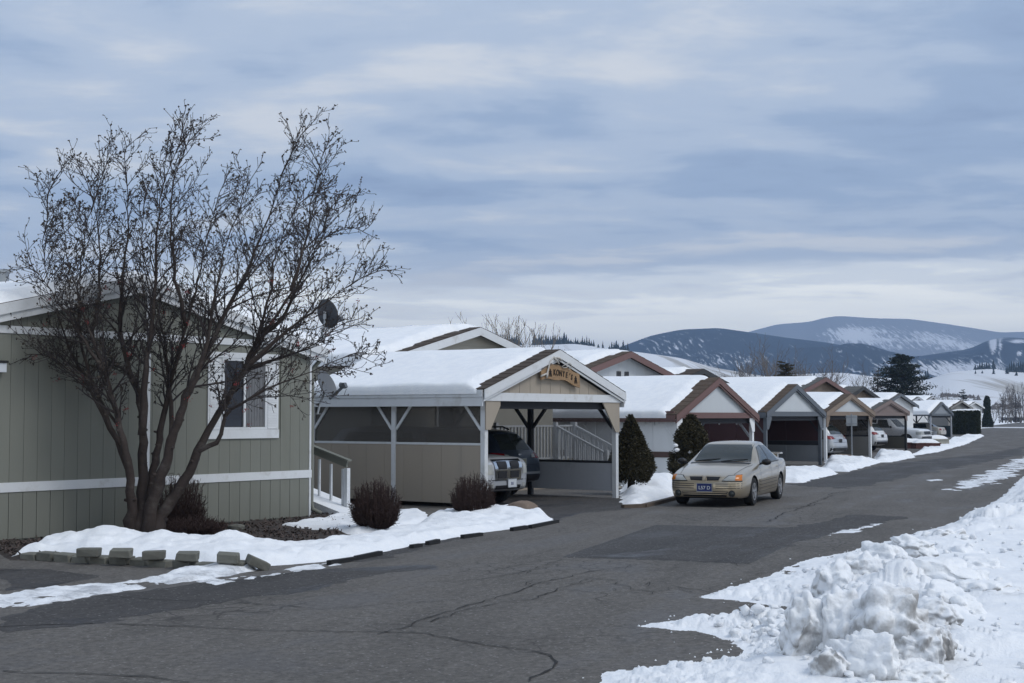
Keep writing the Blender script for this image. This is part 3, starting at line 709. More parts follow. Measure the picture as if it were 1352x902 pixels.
        if spec.get('upper'):
            boards(t, 'wall_panel', y_a, y_b, nb, zh + 0.18, zb - 0.03, x + 0.03, 0.03, spec['upper'], 0.012, along='y')
            b = MB(); b.box(x - 0.02, x + 0.035, y_a, y_b, zh + 0.003, zh + 0.177); b.build('band_board', spec['band'], t)
        if spec.get('frame'):
            b = MB(); b.box(x - 0.01, x + 0.05, y_a, y_b, zh + 0.002, zh + 0.06); b.build('sill_rail', spec['frame'], t)
    return t

# ------------------------------------------------------------------ mobile homes behind
def home(px, py, Y, W, Ln, label, wall, trim, roofm, pitch=0.25, cut=0.0, laps=False, vents=False, seed=3, snow=0.2, front=0.3, over=0.35, bare=(), group='mobile homes behind the carports', rz=None, bare_n=9, wall_h=None):
    p = AT(px, py, Y); zp = p.z
    rz = LOT if rz is None else rz
    cx, sx_ = math.cos(rz), math.sin(rz)
    # the picked point is the ridge end over the overhang
    ox, oy = p.x - cx * W / 2 - (-sx_) * (-over), p.y - sx_ * W / 2 - cx * (-over)
    t = thing('mobile_home', (ox, oy, 0), rz, label, 'mobile home', group)
    xm = W / 2; ze = zp - pitch * xm; xa, xb = -0.25, W + 0.25; zea = ze - 0.25 * pitch
    roof_slab(t, xa, xb, zea, zp, -over, Ln, roofm, 0.09)
    rake(t, xa, xb, zea - 0.01, zp - 0.01, -over - 0.002, trim, 0.22)
    if bare_n: shingle_strip(t, xa, xb, zea, zp, -over - 0.02, bare_n, roofm, front + 0.3)
    if snow: roof_snow(t, xa, xb, zea + 0.01, zp + 0.01, -over, Ln, snow, seed, front, bare=bare)
    b = MB(); b.box(0.03, W - 0.03, 0.03, Ln - 0.1, -0.02, ze - 0.12); b.build('wall', wall, t)
    if laps:
        z = ze - 1.2
        mslope = pitch
        while z < zp - 0.15:
            hw = min(xm, (zp - 0.1 - z) / pitch)
            if hw > 0.1:
                hw2 = min(xm, max(0.02, (zp - 0.1 - z - 0.17) / pitch))
                bb = MB(); bb.hexa([(xm - hw, 0.0, z), (xm + hw, 0.0, z), (xm + hw, 0.028, z), (xm - hw, 0.028, z), (xm - hw2, 0.022, z + 0.17), (xm + hw2, 0.022, z + 0.17), (xm + hw2, 0.028, z + 0.17), (xm - hw2, 0.028, z + 0.17)])
                bb.build('lap_board', wall, t)
            z += 0.172
    else:
        boards(t, 'gable_board', 0.02, W - 0.02, int(W / 0.6), ze - 0.6, lambda x: zp - 0.1 - abs(x - xm) * pitch, 0.028, 0.02, wall, 0.01)
    b = MB(); b.prism([(0.02, ze - 0.125), (W - 0.02, ze - 0.125), (W - 0.02, ze - 0.12), (xm, zp - 0.12), (0.02, ze - 0.12)], lambda a, c, s_: (a, 0.03 + 0.1 * s_, c)); b.build('gable_wall', wall, t)
    if vents:
        for dx in (-0.42, 0.12):
            b = MB()
            for i in range(4): b.box(xm + dx + i * 0.08, xm + dx + i * 0.08 + 0.055, -0.004, 0.004, zp - 0.95, zp - 0.72)
            b.build('gable_vent', M['darkwood'], t)
    return t, W, zp, ze

# ------------------------------------------------------------------ the near grey-green home
C1 = (-3.93, 28.1)
h1 = thing('mobile_home', (*C1, 0), LOT, 'grey-green mobile home with white trim behind the bare rowan tree', 'mobile home')
W1, L1 = 8.5, 15.0
ZE, ZP = 3.40, 4.40
xm1 = -W1 / 2; sl1 = (ZP - ZE) / (W1 / 2)
b = MB(); b.box(-W1 + 0.02, -0.02, 0.002, L1, 0.02, ZE - 0.02); b.build('wall', M['sage'], h1)
b = MB(); b.prism([(-W1 + 0.02, ZE - 0.018), (-0.02, ZE - 0.018), (xm1, ZP - 0.08)], lambda a, c, s_: (a, 0.002 + 0.08 * s_, c)); b.build('gable_wall', M['sage'], h1)
boards(h1, 'skirting_board', -W1, -0.052, 33, 0.06, 0.80, 0.0, 0.018, M['sage'], 0.010)
def up_top(x): return 3.30
# wall boards around the window hole
WX0, WX1, WZ0, WZ1 = -2.64, -0.89, 1.58, 3.16
n_b = 33; wdt = (W1 - 0.052) / n_b
for i in range(n_b):
    a = -W1 + i * wdt + 0.003; c = a + wdt - 0.006
    segs = [(0.95, 3.30)]
    if c > WX0 and a < WX1: segs = [(0.95, WZ0), (WZ1, 3.30)]
    for z0, z1 in segs:
        b = MB(); b.box(a, c, -0.016, 0.0, z0, z1); b.build('wall_board', M['sage'], h1)
boards(h1, 'gable_board', -W1 + 0.05, -0.1, 33, 3.43, lambda x: ZP - 0.16 - abs(x - xm1) * sl1, 0.0, 0.016, M['sage'], 0.006)
for z0, z1, nm in ((0.80, 0.95, 'belly_band'), (3.30, 3.42, 'eave_trim')):
    b = MB(); b.box(-W1, 0.012, -0.035, -0.001, z0, z1); b.build(nm, M['white'], h1)
b = MB(); b.box(-0.05, 0.0, -0.028, 0.0, 0.03, 0.798); b.box(-0.05, 0.0, -0.028, 0.0, 0.952, 3.298); b.box(-0.048, 0.0, 0.001, 0.08, 0.03, 3.298); b.build('corner_trim', M['white'], h1)
b = MB(); b.box(-4.05, -3.95, -0.03, -0.017, 0.952, 3.298); b.build('seam_trim', M['white'], h1)
b = MB(); b.box(-4.05, -3.95, -0.03, -0.017, 3.422, ZP - 0.2); b.build('seam_trim', M['white'], h1)
roof_slab(h1, -W1 - 0.3, 0.3, ZE - 0.3 * sl1, ZP, -0.14, L1, M['shingle'], 0.08)
rake(h1, -W1 - 0.3, 0.3, ZE - 0.3 * sl1 - 0.01, ZP - 0.01, -0.142, M['white'], 0.17, 0.03)
rake(h1, -W1 - 0.3, 0.3, ZE - 0.3 * sl1 - 0.17, ZP - 0.17, -0.10, M['white'], 0.13, 0.03)
roof_snow(h1, -W1 - 0.3, 0.3, ZE - 0.3 * sl1 + 0.01, ZP + 0.01, -0.14, L1, 0.15, 71, 0.08, 0.14)
# window
wn = MB(); fx0, fx1 = -2.32, -1.20
wn.box(WX0, WX1, -0.05, -0.001, WZ0, 1.74); wn.box(WX0, WX1, -0.05, -0.001, 3.06, WZ1)
wn.box(WX0, fx0, -0.03, -0.001, 1.742, 3.058); wn.box(fx1, WX1, -0.03, -0.001, 1.742, 3.058)
win = wn.build('window', M['white'], h1)
b = MB(); b.box(fx0, fx1, -0.042, -0.002, 1.742, 1.79); b.box(fx0, fx1, -0.042, -0.002, 3.01, 3.058)
for x in (fx0, (fx0 + fx1) / 2 - 0.03, fx1 - 0.05): b.box(x, x + 0.055, -0.046, -0.002, 1.792, 3.008)
b.build('window_frame', M['white'], win)
b = MB(); b.box(fx0 + 0.056, (fx0 + fx1) / 2 - 0.031, -0.018, -0.008, 1.793, 3.007); b.build('pane', M['windglass'], win)
b = MB(); xa_, xb_ = (fx0 + fx1) / 2 + 0.026, fx1 - 0.051
nn = 40
for i in range(nn):
    x0 = xa_ + (xb_ - xa_) * i / nn; x1 = xa_ + (xb_ - xa_) * (i + 1) / nn
    y0_, y1_ = -0.012 + 0.008 * math.sin(i * 1.1), -0.012 + 0.008 * math.sin((i + 1) * 1.1)
    zl_ = 1.793 + 0.02 * abs(math.sin(i * 0.5))
    b.add([(x0, y0_, zl_), (x1, y1_, zl_), (x1, y1_, 3.007), (x0, y0_, 3.007)], [(0, 1, 2, 3)])
b.build('curtain', M['lace'], win)
lv = MB(); lv.hexa([(0, -0.012, 0), (1, -0.012, 0), (1, 0, 0), (0, 0, 0), (0, -0.002, 0.045), (1, -0.002, 0.045), (1, 0, 0.045), (0, 0, 0.045)]); lvm = lv.mesh('louvre_slat', M['white'])
for x0, x1 in ((WX0 + 0.04, fx0 - 0.03), (fx1 + 0.03, WX1 - 0.03)):
    for i in range(26):
        shared('shutter_slat', lvm, win, (x0, -0.031, 1.76 + i * 0.049), (0, 0, 0), (x1 - x0, 1, 1))
# lamp at the far left, gutter, downspout, roof vent
b = MB(); b.box(-7.02, -6.86, -0.13, -0.02, 2.68, 2.82); b.box(-7.04, -6.84, -0.15, -0.018, 2.825, 2.86, 1); b.build('wall_lamp', [M['platewhite'], M['blackplastic']], h1)
b = MB(); b.box(0.30, 0.42, -0.12, L1 - 0.2, ZE - 0.19, ZE - 0.085); b.build('gutter', M['white'], h1)
b = MB(); b.tube([(0.36, 0.02, ZE - 0.19), (0.34, 0.03, ZE - 0.27), (0.12, 0.03, ZE - 0.45), (0.075, 0.03, ZE - 0.55), (0.075, 0.03, 0.30), (0.09, 0.01, 0.18), (0.2, -0.12, 0.10)], 0.042, 8); b.build('downspout', M['sage'], h1, smooth=True)
b = MB(); b.tube([(-4.42, 3.6, 4.2), (-4.42, 3.6, 4.66)], 0.09, 10); b.tube([(-4.42, 3.6, 4.66), (-4.42, 3.6, 4.69), (-4.42, 3.6, 4.73)], [0.16, 0.16, 0.05], 10); b.build('roof_vent', M['galv'], h1, smooth=True, angle=40)

def sat_dish(loc, aim, foot, label, r=0.26, dm='dish'):
    """offset dish: shell, rim, feed arm, feed horn, mast; built in the frame of its aim"""
    d = Vector(aim).normalized(); q = d.to_track_quat('Z', 'Y').to_matrix()
    t = thing('satellite_dish', foot, 0, label, 'satellite dish')
    F_ = Vector(foot); P = Vector(loc) - F_
    def pt(x, y, h): return P + q @ Vector((x, y * 1.12, h))
    prof = [(0.001, 0.0)] + [(r * f, 0.16 * r * f * f) for f in (0.25, 0.5, 0.75, 0.92, 1.0)] + [(r * 1.03, 0.16 * r + 0.004), (r * 1.0, 0.16 * r - 0.016)] + [(r * f, 0.16 * r * f * f - 0.014) for f in (0.75, 0.5, 0.25)] + [(0.001, -0.014)]
    b = MB(); b.lathe(prof, 28, pt); b.build('reflector', M[dm], t, smooth=True, angle=50)
    up = Vector((0, 0, 1)); low = q @ Vector((0, -1, 0))
    if low.z > 0: low = -low
    base = P + low * r * 1.05 + d * 0.02; tip = P + low * r * 0.75 + d * r * 1.45
    b = MB(); b.bar(base - d * 0.05, tip, 0.035, 0.05); b.build('feed_arm', M['dish'], t)
    b = MB(); b.tube([tip - d * 0.03 + Vector((0, 0, 0.03)), tip - d * 0.10 + Vector((0, 0, 0.06))], [0.05, 0.055], 8); b.bar(tip + d * 0.05, tip - d * 0.02, 0.09, 0.10); b.build('feed_horn', M['dish'], t, smooth=True, angle=40)
    b = MB(); bk = P - d * 0.05
    b.bar(bk + Vector((0, 0, -0.09)), bk + Vector((0, 0, 0.07)), 0.08, 0.06)
    mid = Vector((bk.x, bk.y, bk.z - 0.16))
    b.tube([bk - Vector((0, 0, 0.05)), mid, mid * 0.35 + Vector((0, 0, 0.05)), Vector((0, 0, 0))], 0.024, 8); b.bar((-0.07, 0, 0.005), (0.07, 0, 0.005), 0.1, 0.012)
    b.build('mast', M['galv'], t, smooth=True, angle=40)
    return t
p = AT(431, 415, 29.6); f_ = AT(424, 452, 29.6)
sat_dish(p, (0.55, 0.80, 0.30), f_, 'dark satellite dish on a mast above the roof corner of the grey-green home', 0.27, 'darkdish')
p = AT(430, 509, 28.9); f_ = AT(419, 547, 28.75)
sat_dish(p, (0.78, -0.40, 0.42), f_, 'grey satellite dish on an arm from the grey-green home beside the downspout', 0.27)

# ramp at the side of the home
rp = thing('access_ramp', (-3.40, 29.35, 0), LOT, 'snow-covered access ramp with white balusters between the grey-green home and the sign carport', 'ramp')
b = MB(); b.hexa([(-0.55, -0.5, -0.01), (0.30, -0.5, -0.01), (0.30, 2.2, -0.01), (-0.55, 2.2, -0.01), (-0.55, -0.5, 0.06), (0.30, -0.5, 0.06), (0.30, 2.2, 0.75), (-0.55, 2.2, 0.75)]); b.build('ramp_deck', M['snow'], rp)
b = MB(); b.bar((-0.05, -0.12, 1.02), (-0.05, 2.2, 1.66), 0.05, 0.14); b.bar((-0.05, -0.18, 1.09), (-0.05, 2.2, 1.745), 0.13, 0.035); b.build('handrail', M['sage'], rp)
for i in range(7):
    y = -0.02 + i * 0.33
    b = MB(); b.box(-0.07, -0.03, y, y + 0.045, 0.15 + 0.256 * y, 0.93 + 0.276 * y); b.build('baluster', M['white'], rp)
b = MB(); b.box(-0.10, -0.01, -0.16, -0.075, 0.10, 0.94); b.build('newel_post', M['white'], rp)

# ------------------------------------------------------------------ the carports
K0 = (-0.585, 30.9)
kp = carport(K0, 5.35, 5.2, 2.32, 2.62, 3.52, 'beige carport with the carved name board on its gable', M['white'], M['beige'], M['white'], M['shingle'], snow=0.105, gboards=13,
             left=dict(m=M['beige'], h=1.36, z0=0.10, n=9, gap=0.006, rail=M['white'], screen=M['screen']),
             right=dict(m=M['greypanel'], h=0.84, z0=0.17, n=4, gap=0.004, screen=M['screen_clear'], frame=M['darkwood']), posts=3, seed=21, bare_n=11, front=0.42,
             gusset=(M['beige'], 0.40, 0.62), gusset_r=(M['beige'], 0.62, 0.72), fascia_low=True)
carB = carport(G(893, 636), 5.15, 6.0, 1.92, 2.10, 3.22, 'white carport with dusty red trim and white gable beside two clipped evergreens', M['pink'], M['shadedwhite'], M['bwhite'], M['tanshingle'], snow=0.14, seed=22, bare_n=9, front=0.5,
             left=dict(m=M['bwhite'], h=0.72, z0=0.12, n=8, gap=0.006, upper=M['bwhite'], band=M['brownband']), posts=3, gusset=(M['bwhite'], 0.22, 0.45), brace_m=M['greypanel'])
carC = carport(G(1012, 619), 5.0, 6.0, 1.98, 2.20, 3.24, 'slate blue carport with maroon side panels and a white gable, just behind the gold sedan', M['slate'], M['shadedwhite'], M['slate'], M['tanshingle'], snow=0.14, seed=23, bare_n=9, front=0.45,
             left=dict(m=M['maroon'], h=1.90, z0=0.14, n=5), right=dict(m=M['slatedk'], h=0.80, z0=0.14, n=4, upper=M['maroon'], band=M['darkwood']), posts=3, gusset=(M['slate'], 0.30, 0.50))
carD = carport(G(1091, 609), 5.1, 6.0, 2.0, 2.22, 3.00, 'tan trimmed carport with a white gable behind the metal street sign', M['tan'], M['shadedwhite'], M['bwhite'], M['tanshingle'], snow=0.14, seed=24, bare_n=8, front=0.4,
             left=dict(m=M['taupe'], h=0.9, z0=0.14, n=4, screen=M['screen']), right=dict(m=M['taupe'], h=1.02, z0=0.12, n=4, screen=M['screen'], frame=M['darkwood']), posts=3, gusset=(M['tan'], 0.25, 0.5))
carE = carport(G(1149.5, 597), 5.4, 6.0, 2.0, 2.28, 2.92, 'mauve brown carport with a solid mauve gable and thin dark posts', M['mauve'], M['mauve'], M['charcoal'], M['greyshingle'], snow=0.14, seed=25, bare_n=6, front=0.35,
             right=dict(m=M['olive'], h=0.78, z0=0.10, n=4, screen=M['screen_clear'], frame=M['darkwood']), posts=2, braces=False, gusset=(M['mauve'], 0.18, 0.3))
carF = carport(G(1229.5, 579.5), 5.2, 6.5, 2.0, 2.25, 3.22, 'blue-grey carport with thin pale posts and a low teal panel beside the clipped hedge', M['slate'], M['slatedk'], M['greypanel'], M['greyshingle'], snow=0.24, seed=26, bare_n=0, front=0.2,
             right=dict(m=M['teal'], h=1.1, z0=0.1, n=4), posts=3)
carG = carport(G(1251, 572), 5.4, 6.5, 2.1, 2.35, 3.4, 'grey-brown carport half hidden by the clipped hedge', M['charcoal'], M['taupe'], M['slatedk'], M['greyshingle'], snow=0.24, seed=27, bare_n=0, front=0.2,
             left=dict(m=M['slatedk'], h=1.9, z0=0.1, n=3), right=dict(m=M['slatedk'], h=1.9, z0=0.1, n=3), posts=2)

# homes behind the carports
hk, Wk, zpk, zek = home(634, 432, 40.0, 8.2, 15, 'beige lap-sided mobile home behind the carport with the name board', M['lap'], M['white'], M['shingle'], 0.25, laps=True, seed=41, bare=((3.3, 6.5, 0.9, 0.5),), front=0.45)
home(833, 464, 52.0, 8.2, 15, 'white mobile home with dusty red trim and two gable vents', M['shadedwhite'], M['pink'], M['tanshingle'], 0.25, vents=True, seed=42, bare=((1.9, 1.8, 0.35, 1.2), (2.3, 3.6, 0.2, 0.8)), front=0.5)
home(929, 487, 64.5, 8.0, 15, 'mobile home with a dark bare roof end between the white and slate carports', M['tan'], M['charcoal'], M['shingle'], 0.25, seed=43, front=0.8)
home(1090.5, 498, 76.0, 7.0, 15, 'tan mobile home with reddish trim showing between the slate and tan carports', M['tan'], M['pink'], M['greyshingle'], 0.25, seed=44, front=0.5, snow=0.14)
home(1140.5, 510, 92.0, 7.6, 15, 'tan mobile home with black trim behind the mauve carport', M['tan'], M['charcoal'], M['greyshingle'], 0.27, seed=45, front=1.2)
home(1189.5, 519.5, 112.0, 7.0, 15, 'white mobile home with slate roof edge left of the blue-grey carport', M['bwhite'], M['slate'], M['greyshingle'], 0.25, seed=46, front=0.3)
home(1213, 524, 150.0, 7.0, 15, 'small distant grey home in front of the big dark pine, second from the right', M['bwhite'], M['greypanel'], M['greyshingle'], 0.25, seed=47)
home(1232, 523, 175.0, 7.0, 15, 'small distant home right under the lowest pine boughs', M['tan'], M['greypanel'], M['greyshingle'], 0.25, seed=48)
home(1270, 529, 165.0, 7.0, 15, 'home with a bare brown roof patch beside the clipped hedge', M['taupe'], M['taupe'], M['shingle'], 0.22, seed=49)
hw, Ww, _, _ = home(1288, 530.5, 215.0, 7.6, 16, 'white home with a low roof beyond the clipped hedge', M['bwhite'], M['bwhite'], M['greyshingle'], 0.20, seed=50)
b = MB(); b.box(Ww - 1.8, Ww - 0.9, -0.04, 0.02, 1.2, 2.3); b.build('window', M['windglass'], hw)

# the deck and steps of the lap-sided home
dk = thing('porch_deck', (K0[0], K0[1], 0), LOT, 'white railed porch deck and steps seen through the screens of the sign carport', 'porch')
b = MB(); b.box(5.7, 9.4, 4.0, 5.5, 0.70, 0.80); b.build('deck_floor', M['lap'], dk)
b = MB(); b.box(5.72, 9.38, 4.02, 4.06, -0.02, 0.69); b.build('deck_skirt', M['beige'], dk)
bal = MB(); bal.box(0, 0.045, 0, 0.045, 0, 0.86); balm = bal.mesh('baluster', M['white'])
def rail_run(p, q, z0p, z0q):
    p, q = Vector((*p, z0p)), Vector((*q, z0q)); n = int((q - p).length / 0.15)
    for i in range(n):
        a = p.lerp(q, (i + 0.5) / n); shared('baluster', balm, dk, (a.x - 0.022, a.y - 0.022, a.z + 0.03))
    for dz, nm in ((0.92, 'handrail'), (0.03, 'bottom_rail')):
        b = MB(); b.bar(p + Vector((0, 0, dz)), q + Vector((0, 0, dz)), 0.07, 0.05); b.build(nm, M['white'], dk)
    for a in (p, q):
        b = MB(); b.box(a.x - 0.05, a.x + 0.05, a.y - 0.05, a.y + 0.05, -0.02, a.z + 1.02); b.build('rail_post', M['white'], dk)
rail_run((5.75, 4.05), (9.35, 4.05), 0.80, 0.80)
rail_run((8.4, 3.98), (8.4, 2.3), 0.80, 0.05)
rail_run((9.35, 3.98), (9.35, 2.3), 0.80, 0.05)
for i in range(5):
    b = MB(); b.box(8.46, 9.29, 3.66 - 0.32 * i, 3.97 - 0.32 * i, 0.62 - 0.15 * i, 0.66 - 0.15 * i); b.build('step', M['lap'], dk)
b = MB(); wx = 2.6
b.box(wx, wx + 1.1, -0.03, -0.001, 1.5, 2.6); ww_ = b.build('window', M['white'], hk)
b = MB(); b.box(wx + 0.08, wx + 1.02, -0.04, -0.032, 1.58, 2.52); b.build('pane', M['windglass'], ww_)

# name board with antlers on the gable of the beige carport
sg = thing('name_sign', (K0[0], K0[1], 0), LOT, 'curved carved wooden name board with antlers hanging on the beige gable', 'sign')
sc_x, sc_z = 2.72, 2.96
b = MB(); top, bot = [], []
for i in range(13):
    f = i / 12; x = sc_x - 0.78 + 1.56 * f
    arch = 0.10 - 0.38 * (f - 0.42) ** 2 - 0.10 * f
    top.append((x, sc_z + arch + 0.13 + (0.05 if f < 0.3 else 0.02 * math.sin(f * 20)))); bot.append((x + 0.03, sc_z + arch - 0.19 + 0.02 * math.sin(f * 13)))
b.prism(bot + top[::-1], lambda a, c, s_: (a, -0.10 + 0.04 * s_, c)); b.build('board', M['wood'], sg)
def text_mesh(name, s, size, m, parent, loc, rot, ext=0.006, shear=0.0):
    cu = bpy.data.curves.new(name, 'FONT'); cu.body = s; cu.size = size; cu.extrude = ext; cu.align_x = 'CENTER'; cu.align_y = 'CENTER'; cu.offset = size * 0.018
    o = bpy.data.objects.new('tmp', cu); COL.objects.link(o)
    me = bpy.data.meshes.new_from_object(o.evaluated_get(bpy.context.evaluated_depsgraph_get()))
    bpy.data.objects.remove(o); bpy.data.curves.remove(cu); me.name = name
    me.materials.clear(); me.materials.append(m)
    o = bpy.data.objects.new(name, me); o.location = loc; o.rotation_euler = rot
    return link(o, parent)
for i, ch in enumerate("KONYE'S"):
    f = 0.345 + i * 0.078 - (0.022 if i > 5 else 0); x = sc_x - 0.78 + 1.56 * f
    arch = 0.10 - 0.38 * (f - 0.42) ** 2 - 0.10 * f
    slope = -(2 * 0.38 * (f - 0.42) + 0.10) / 1.56
    text_mesh('letter', ch, 0.20 - 0.004 * i, M['letter'], sg, (x, -0.104, sc_z + arch - 0.04), (R(90), 0, 0), 0.006).rotation_euler = (R(90), -math.atan(slope) * 0.8, 0)
    sg.children[-1].scale = (0.74, 1.0, 1.0)
for f in (0.235, 0.895):                           # little tree marks at both ends
    x = sc_x - 0.78 + 1.56 * f; arch = 0.10 - 0.38 * (f - 0.42) ** 2 - 0.10 * f; z = sc_z + arch - 0.05
    b = MB()
    for a in (-1, 0, 1): b.bar((x, -0.104, z + 0.085), (x + a * 0.055, -0.104, z - 0.085), 0.012, 0.020)
    b.bar((x - 0.045, -0.106, z + 0.03), (x + 0.045, -0.106, z + 0.03), 0.012, 0.018)
    b.build('tree_mark', M['letter'], sg)
for pts in ([(-0.72, -0.13, -0.13), (-0.62, -0.15, -0.10), (-0.50, -0.18, -0.06), (-0.46, -0.2, 0.08), (-0.40, -0.22, 0.22), (-0.27, -0.22, 0.31), (-0.12, -0.19, 0.30), (0.0, -0.16, 0.22)],
            [(-0.27, -0.22, 0.31), (-0.16, -0.24, 0.24), (-0.05, -0.2, 0.17)], [(-0.50, -0.18, -0.06), (-0.53, -0.2, -0.16)], [(-0.12, -0.19, 0.30), (-0.02, -0.2, 0.30), (0.06, -0.18, 0.24)]):
    b = MB(); b.tube([(sc_x + x - 0.07, -0.10 + (y + 0.10) * 0.4, sc_z + z + 0.06) for x, y, z in pts], [0.026 * (1 - 0.10 * i) for i in range(len(pts))], 8); b.build('antler', M['antler'], sg, smooth=True)
for pts in ([(0.02, -0.12, 0.14), (0.12, -0.16, 0.20), (0.24, -0.18, 0.24), (0.34, -0.17, 0.20), (0.36, -0.15, 0.12), (0.28, -0.14, 0.09)], [(0.06, -0.12, 0.12), (0.16, -0.15, 0.13), (0.28, -0.15, 0.17)]):
    b = MB(); b.tube([(sc_x + x, y, sc_z + z + 0.02) for x, y, z in pts], 0.011, 6); b.build('twisted_wire', M['antler'], sg, smooth=True)

# ------------------------------------------------------------------ vehicles
def cr(P, n):
    """Catmull-Rom through the rows of P, n steps a span"""
    P = np.asarray(P, float); out = []
    Q = np.vstack([2 * P[0] - P[1], P, 2 * P[-1] - P[-2]])
    for i in range(1, len(Q) - 2):
        for k in range(n):
            t = k / n; a, b_, c, d = Q[i - 1], Q[i], Q[i + 1], Q[i + 2]
            out.append(0.5 * (2 * b_ + (c - a) * t + (2 * a - 5 * b_ + 4 * c - d) * t * t + (3 * b_ - a - 3 * c + d) * t ** 3))
    out.append(P[-1]); return np.array(out)
def half(w, zl, zb, zt, wt):
    h = zt - zb
    return [(0, zl), (w * .8, zl), (w * .955, zl + .06), (w, zl + .45 * (zb - zl)), (w * .99, zl + .80 * (zb - zl)), (w * .945, zb), (w * .945 * .42 + wt * .58 + .012, zb + h * .55), (wt, zt - min(.055, h * .3)), (wt * .84, zt - .008 * (h > .1)), (0, zt + .018)]
def smooth_stations(st, n=4):
    st = np.array(st, float); o = np.argsort(st[:, 0]); st = st[o]; xs = st[:, 0]
    # monotone cubic so that no bump overshoots
    out_x = np.unique(np.concatenate([np.linspace(xs[i], xs[i + 1], n + 1) for i in range(len(xs) - 1)]))
    cols = [out_x]
    for j in range(1, st.shape[1]):
        y = st[:, j]; d = np.diff(y) / np.diff(xs); m = np.zeros(len(xs)); m[0], m[-1] = d[0], d[-1]
        for i in range(1, len(xs) - 1): m[i] = 0 if d[i - 1] * d[i] <= 0 else 2 * d[i - 1] * d[i] / (d[i - 1] + d[i])
        k = np.clip(np.searchsorted(xs, out_x, 'right') - 1, 0, len(xs) - 2); h = xs[k + 1] - xs[k]; t = (out_x - xs[k]) / h
        cols.append((2 * t**3 - 3 * t**2 + 1) * y[k] + (t**3 - 2 * t**2 + t) * h * m[k] + (-2 * t**3 + 3 * t**2) * y[k + 1] + (t**3 - t**2) * h * m[k + 1])
    return np.array(cols).T
def vehicle(name, loc, head, label, st, paint, wheels, glass, wr=0.31, cat='car', ns=3):
    """loc: ground under the middle of the wheelbase; head: direction of travel; st: stations x, w, zl, zb, zt, wt"""
    rz = math.atan2(head[1], head[0])
    t = thing(name, (*loc, 0.004), rz, label, cat)
    S_ = smooth_stations(st)
    b = MB(); ring = None
    for x, w_, zl, zb, zt, wt in S_:
        h = cr(half(w_, zl, zb, zt, wt), ns)
        pts = [(x, y, z) for y, z in h] + [(x, -y, z) for y, z in h[-2:0:-1]]
        ring = len(pts); b.v += pts
    n = len(S_)
    for i in range(n - 1):
        for j in range(ring):
            j2 = (j + 1) % ring
            b.f.append((i * ring + j, i * ring + j2, (i + 1) * ring + j2, (i + 1) * ring + j)); b.m.append(0)
    b.f.append(tuple(range(ring - 1, -1, -1))); b.m.append(0); b.f.append(tuple((n - 1) * ring + j for j in range(ring))); b.m.append(0)
    me = b.mesh('body', paint)
    bm = bmesh.new(); bm.from_mesh(me); bmesh.ops.recalc_face_normals(bm, faces=bm.faces); bm.to_mesh(me); 
    bvh = BVHTree.FromBMesh(bm); bm.free()
    body = bpy.data.objects.new('body', me); link(body, t)
    # cut the wheel arches
    wy = max(s[1] for s in st)
    cb_ = MB()
    for x in wheels:
        for sgn in (-1, 1):
            cb_.tube([(x, sgn * (wy - 0.30), wr), (x, sgn * (wy + 0.12), wr)], wr * 1.17, 24)
    cut = cb_.build('cutter', M['blackplastic'])
    bpy.context.view_layer.update()
    cut.matrix_world = t.matrix_world.copy() if False else Matrix.Translation(t.location) @ Matrix.Rotation(rz, 4, 'Z')
    md = body.modifiers.new('b', 'BOOLEAN'); md.object = cut; md.operation = 'DIFFERENCE'; md.solver = 'EXACT'; md.material_mode = 'TRANSFER'
    bpy.context.view_layer.update()
    dg = bpy.context.evaluated_depsgraph_get()
    m2 = bpy.data.meshes.new_from_object(body.evaluated_get(dg)); body.modifiers.clear()
    if len(m2.polygons) > 50: body.data = m2
    bpy.data.objects.remove(cut)
    body.data.polygons.foreach_set('use_smooth', [True] * len(body.data.polygons)); body.data.set_sharp_from_angle(angle=R(38))
    def hit(o, d):
        r = bvh.ray_cast(Vector(o), Vector(d)); return r[0], r[1]
    def patch(nm, quad, view, m, off=0.006, nu=8, nv=5, parent=None, xoff=None, thick=0.0):
        """lay a four-cornered piece on the body, seen from front / rear / left / right / top"""
        bb = MB(); P = []
        for j in range(nv + 1):
            for i in range(nu + 1):
                u, v = i / nu, j / nv
                a = [(1 - v) * ((1 - u) * quad[0][k] + u * quad[1][k]) + v * ((1 - u) * quad[3][k] + u * quad[2][k]) for k in (0, 1)]
                if view == 'front': o_, d_ = (6, a[0], a[1]), (-1, 0, 0)
                elif view == 'rear': o_, d_ = (-6, a[0], a[1]), (1, 0, 0)
                elif view == 'left': o_, d_ = (a[0], 6, a[1]), (0, -1, 0)
                elif view == 'right': o_, d_ = (a[0], -6, a[1]), (0, 1, 0)
                else: o_, d_ = (a[0], a[1], 6), (0, 0, -1)
                h, nn = hit(o_, d_)
                if h is None: h, nn = (P[-1] if P else Vector(o_) + Vector(d_) * 4), Vector(d_) * -1
                else:
                    if nn.dot(Vector(d_)) > 0: nn = -nn
                    h = h + nn * off
                P.append(h)
        fs = [(j * (nu + 1) + i, j * (nu + 1) + i + 1, (j + 1) * (nu + 1) + i + 1, (j + 1) * (nu + 1) + i) for j in range(nv) for i in range(nu)]
        bb.add(P, fs); return bb.build(nm, m, parent or t, smooth=True)
    # wheels
    tw = 0.205
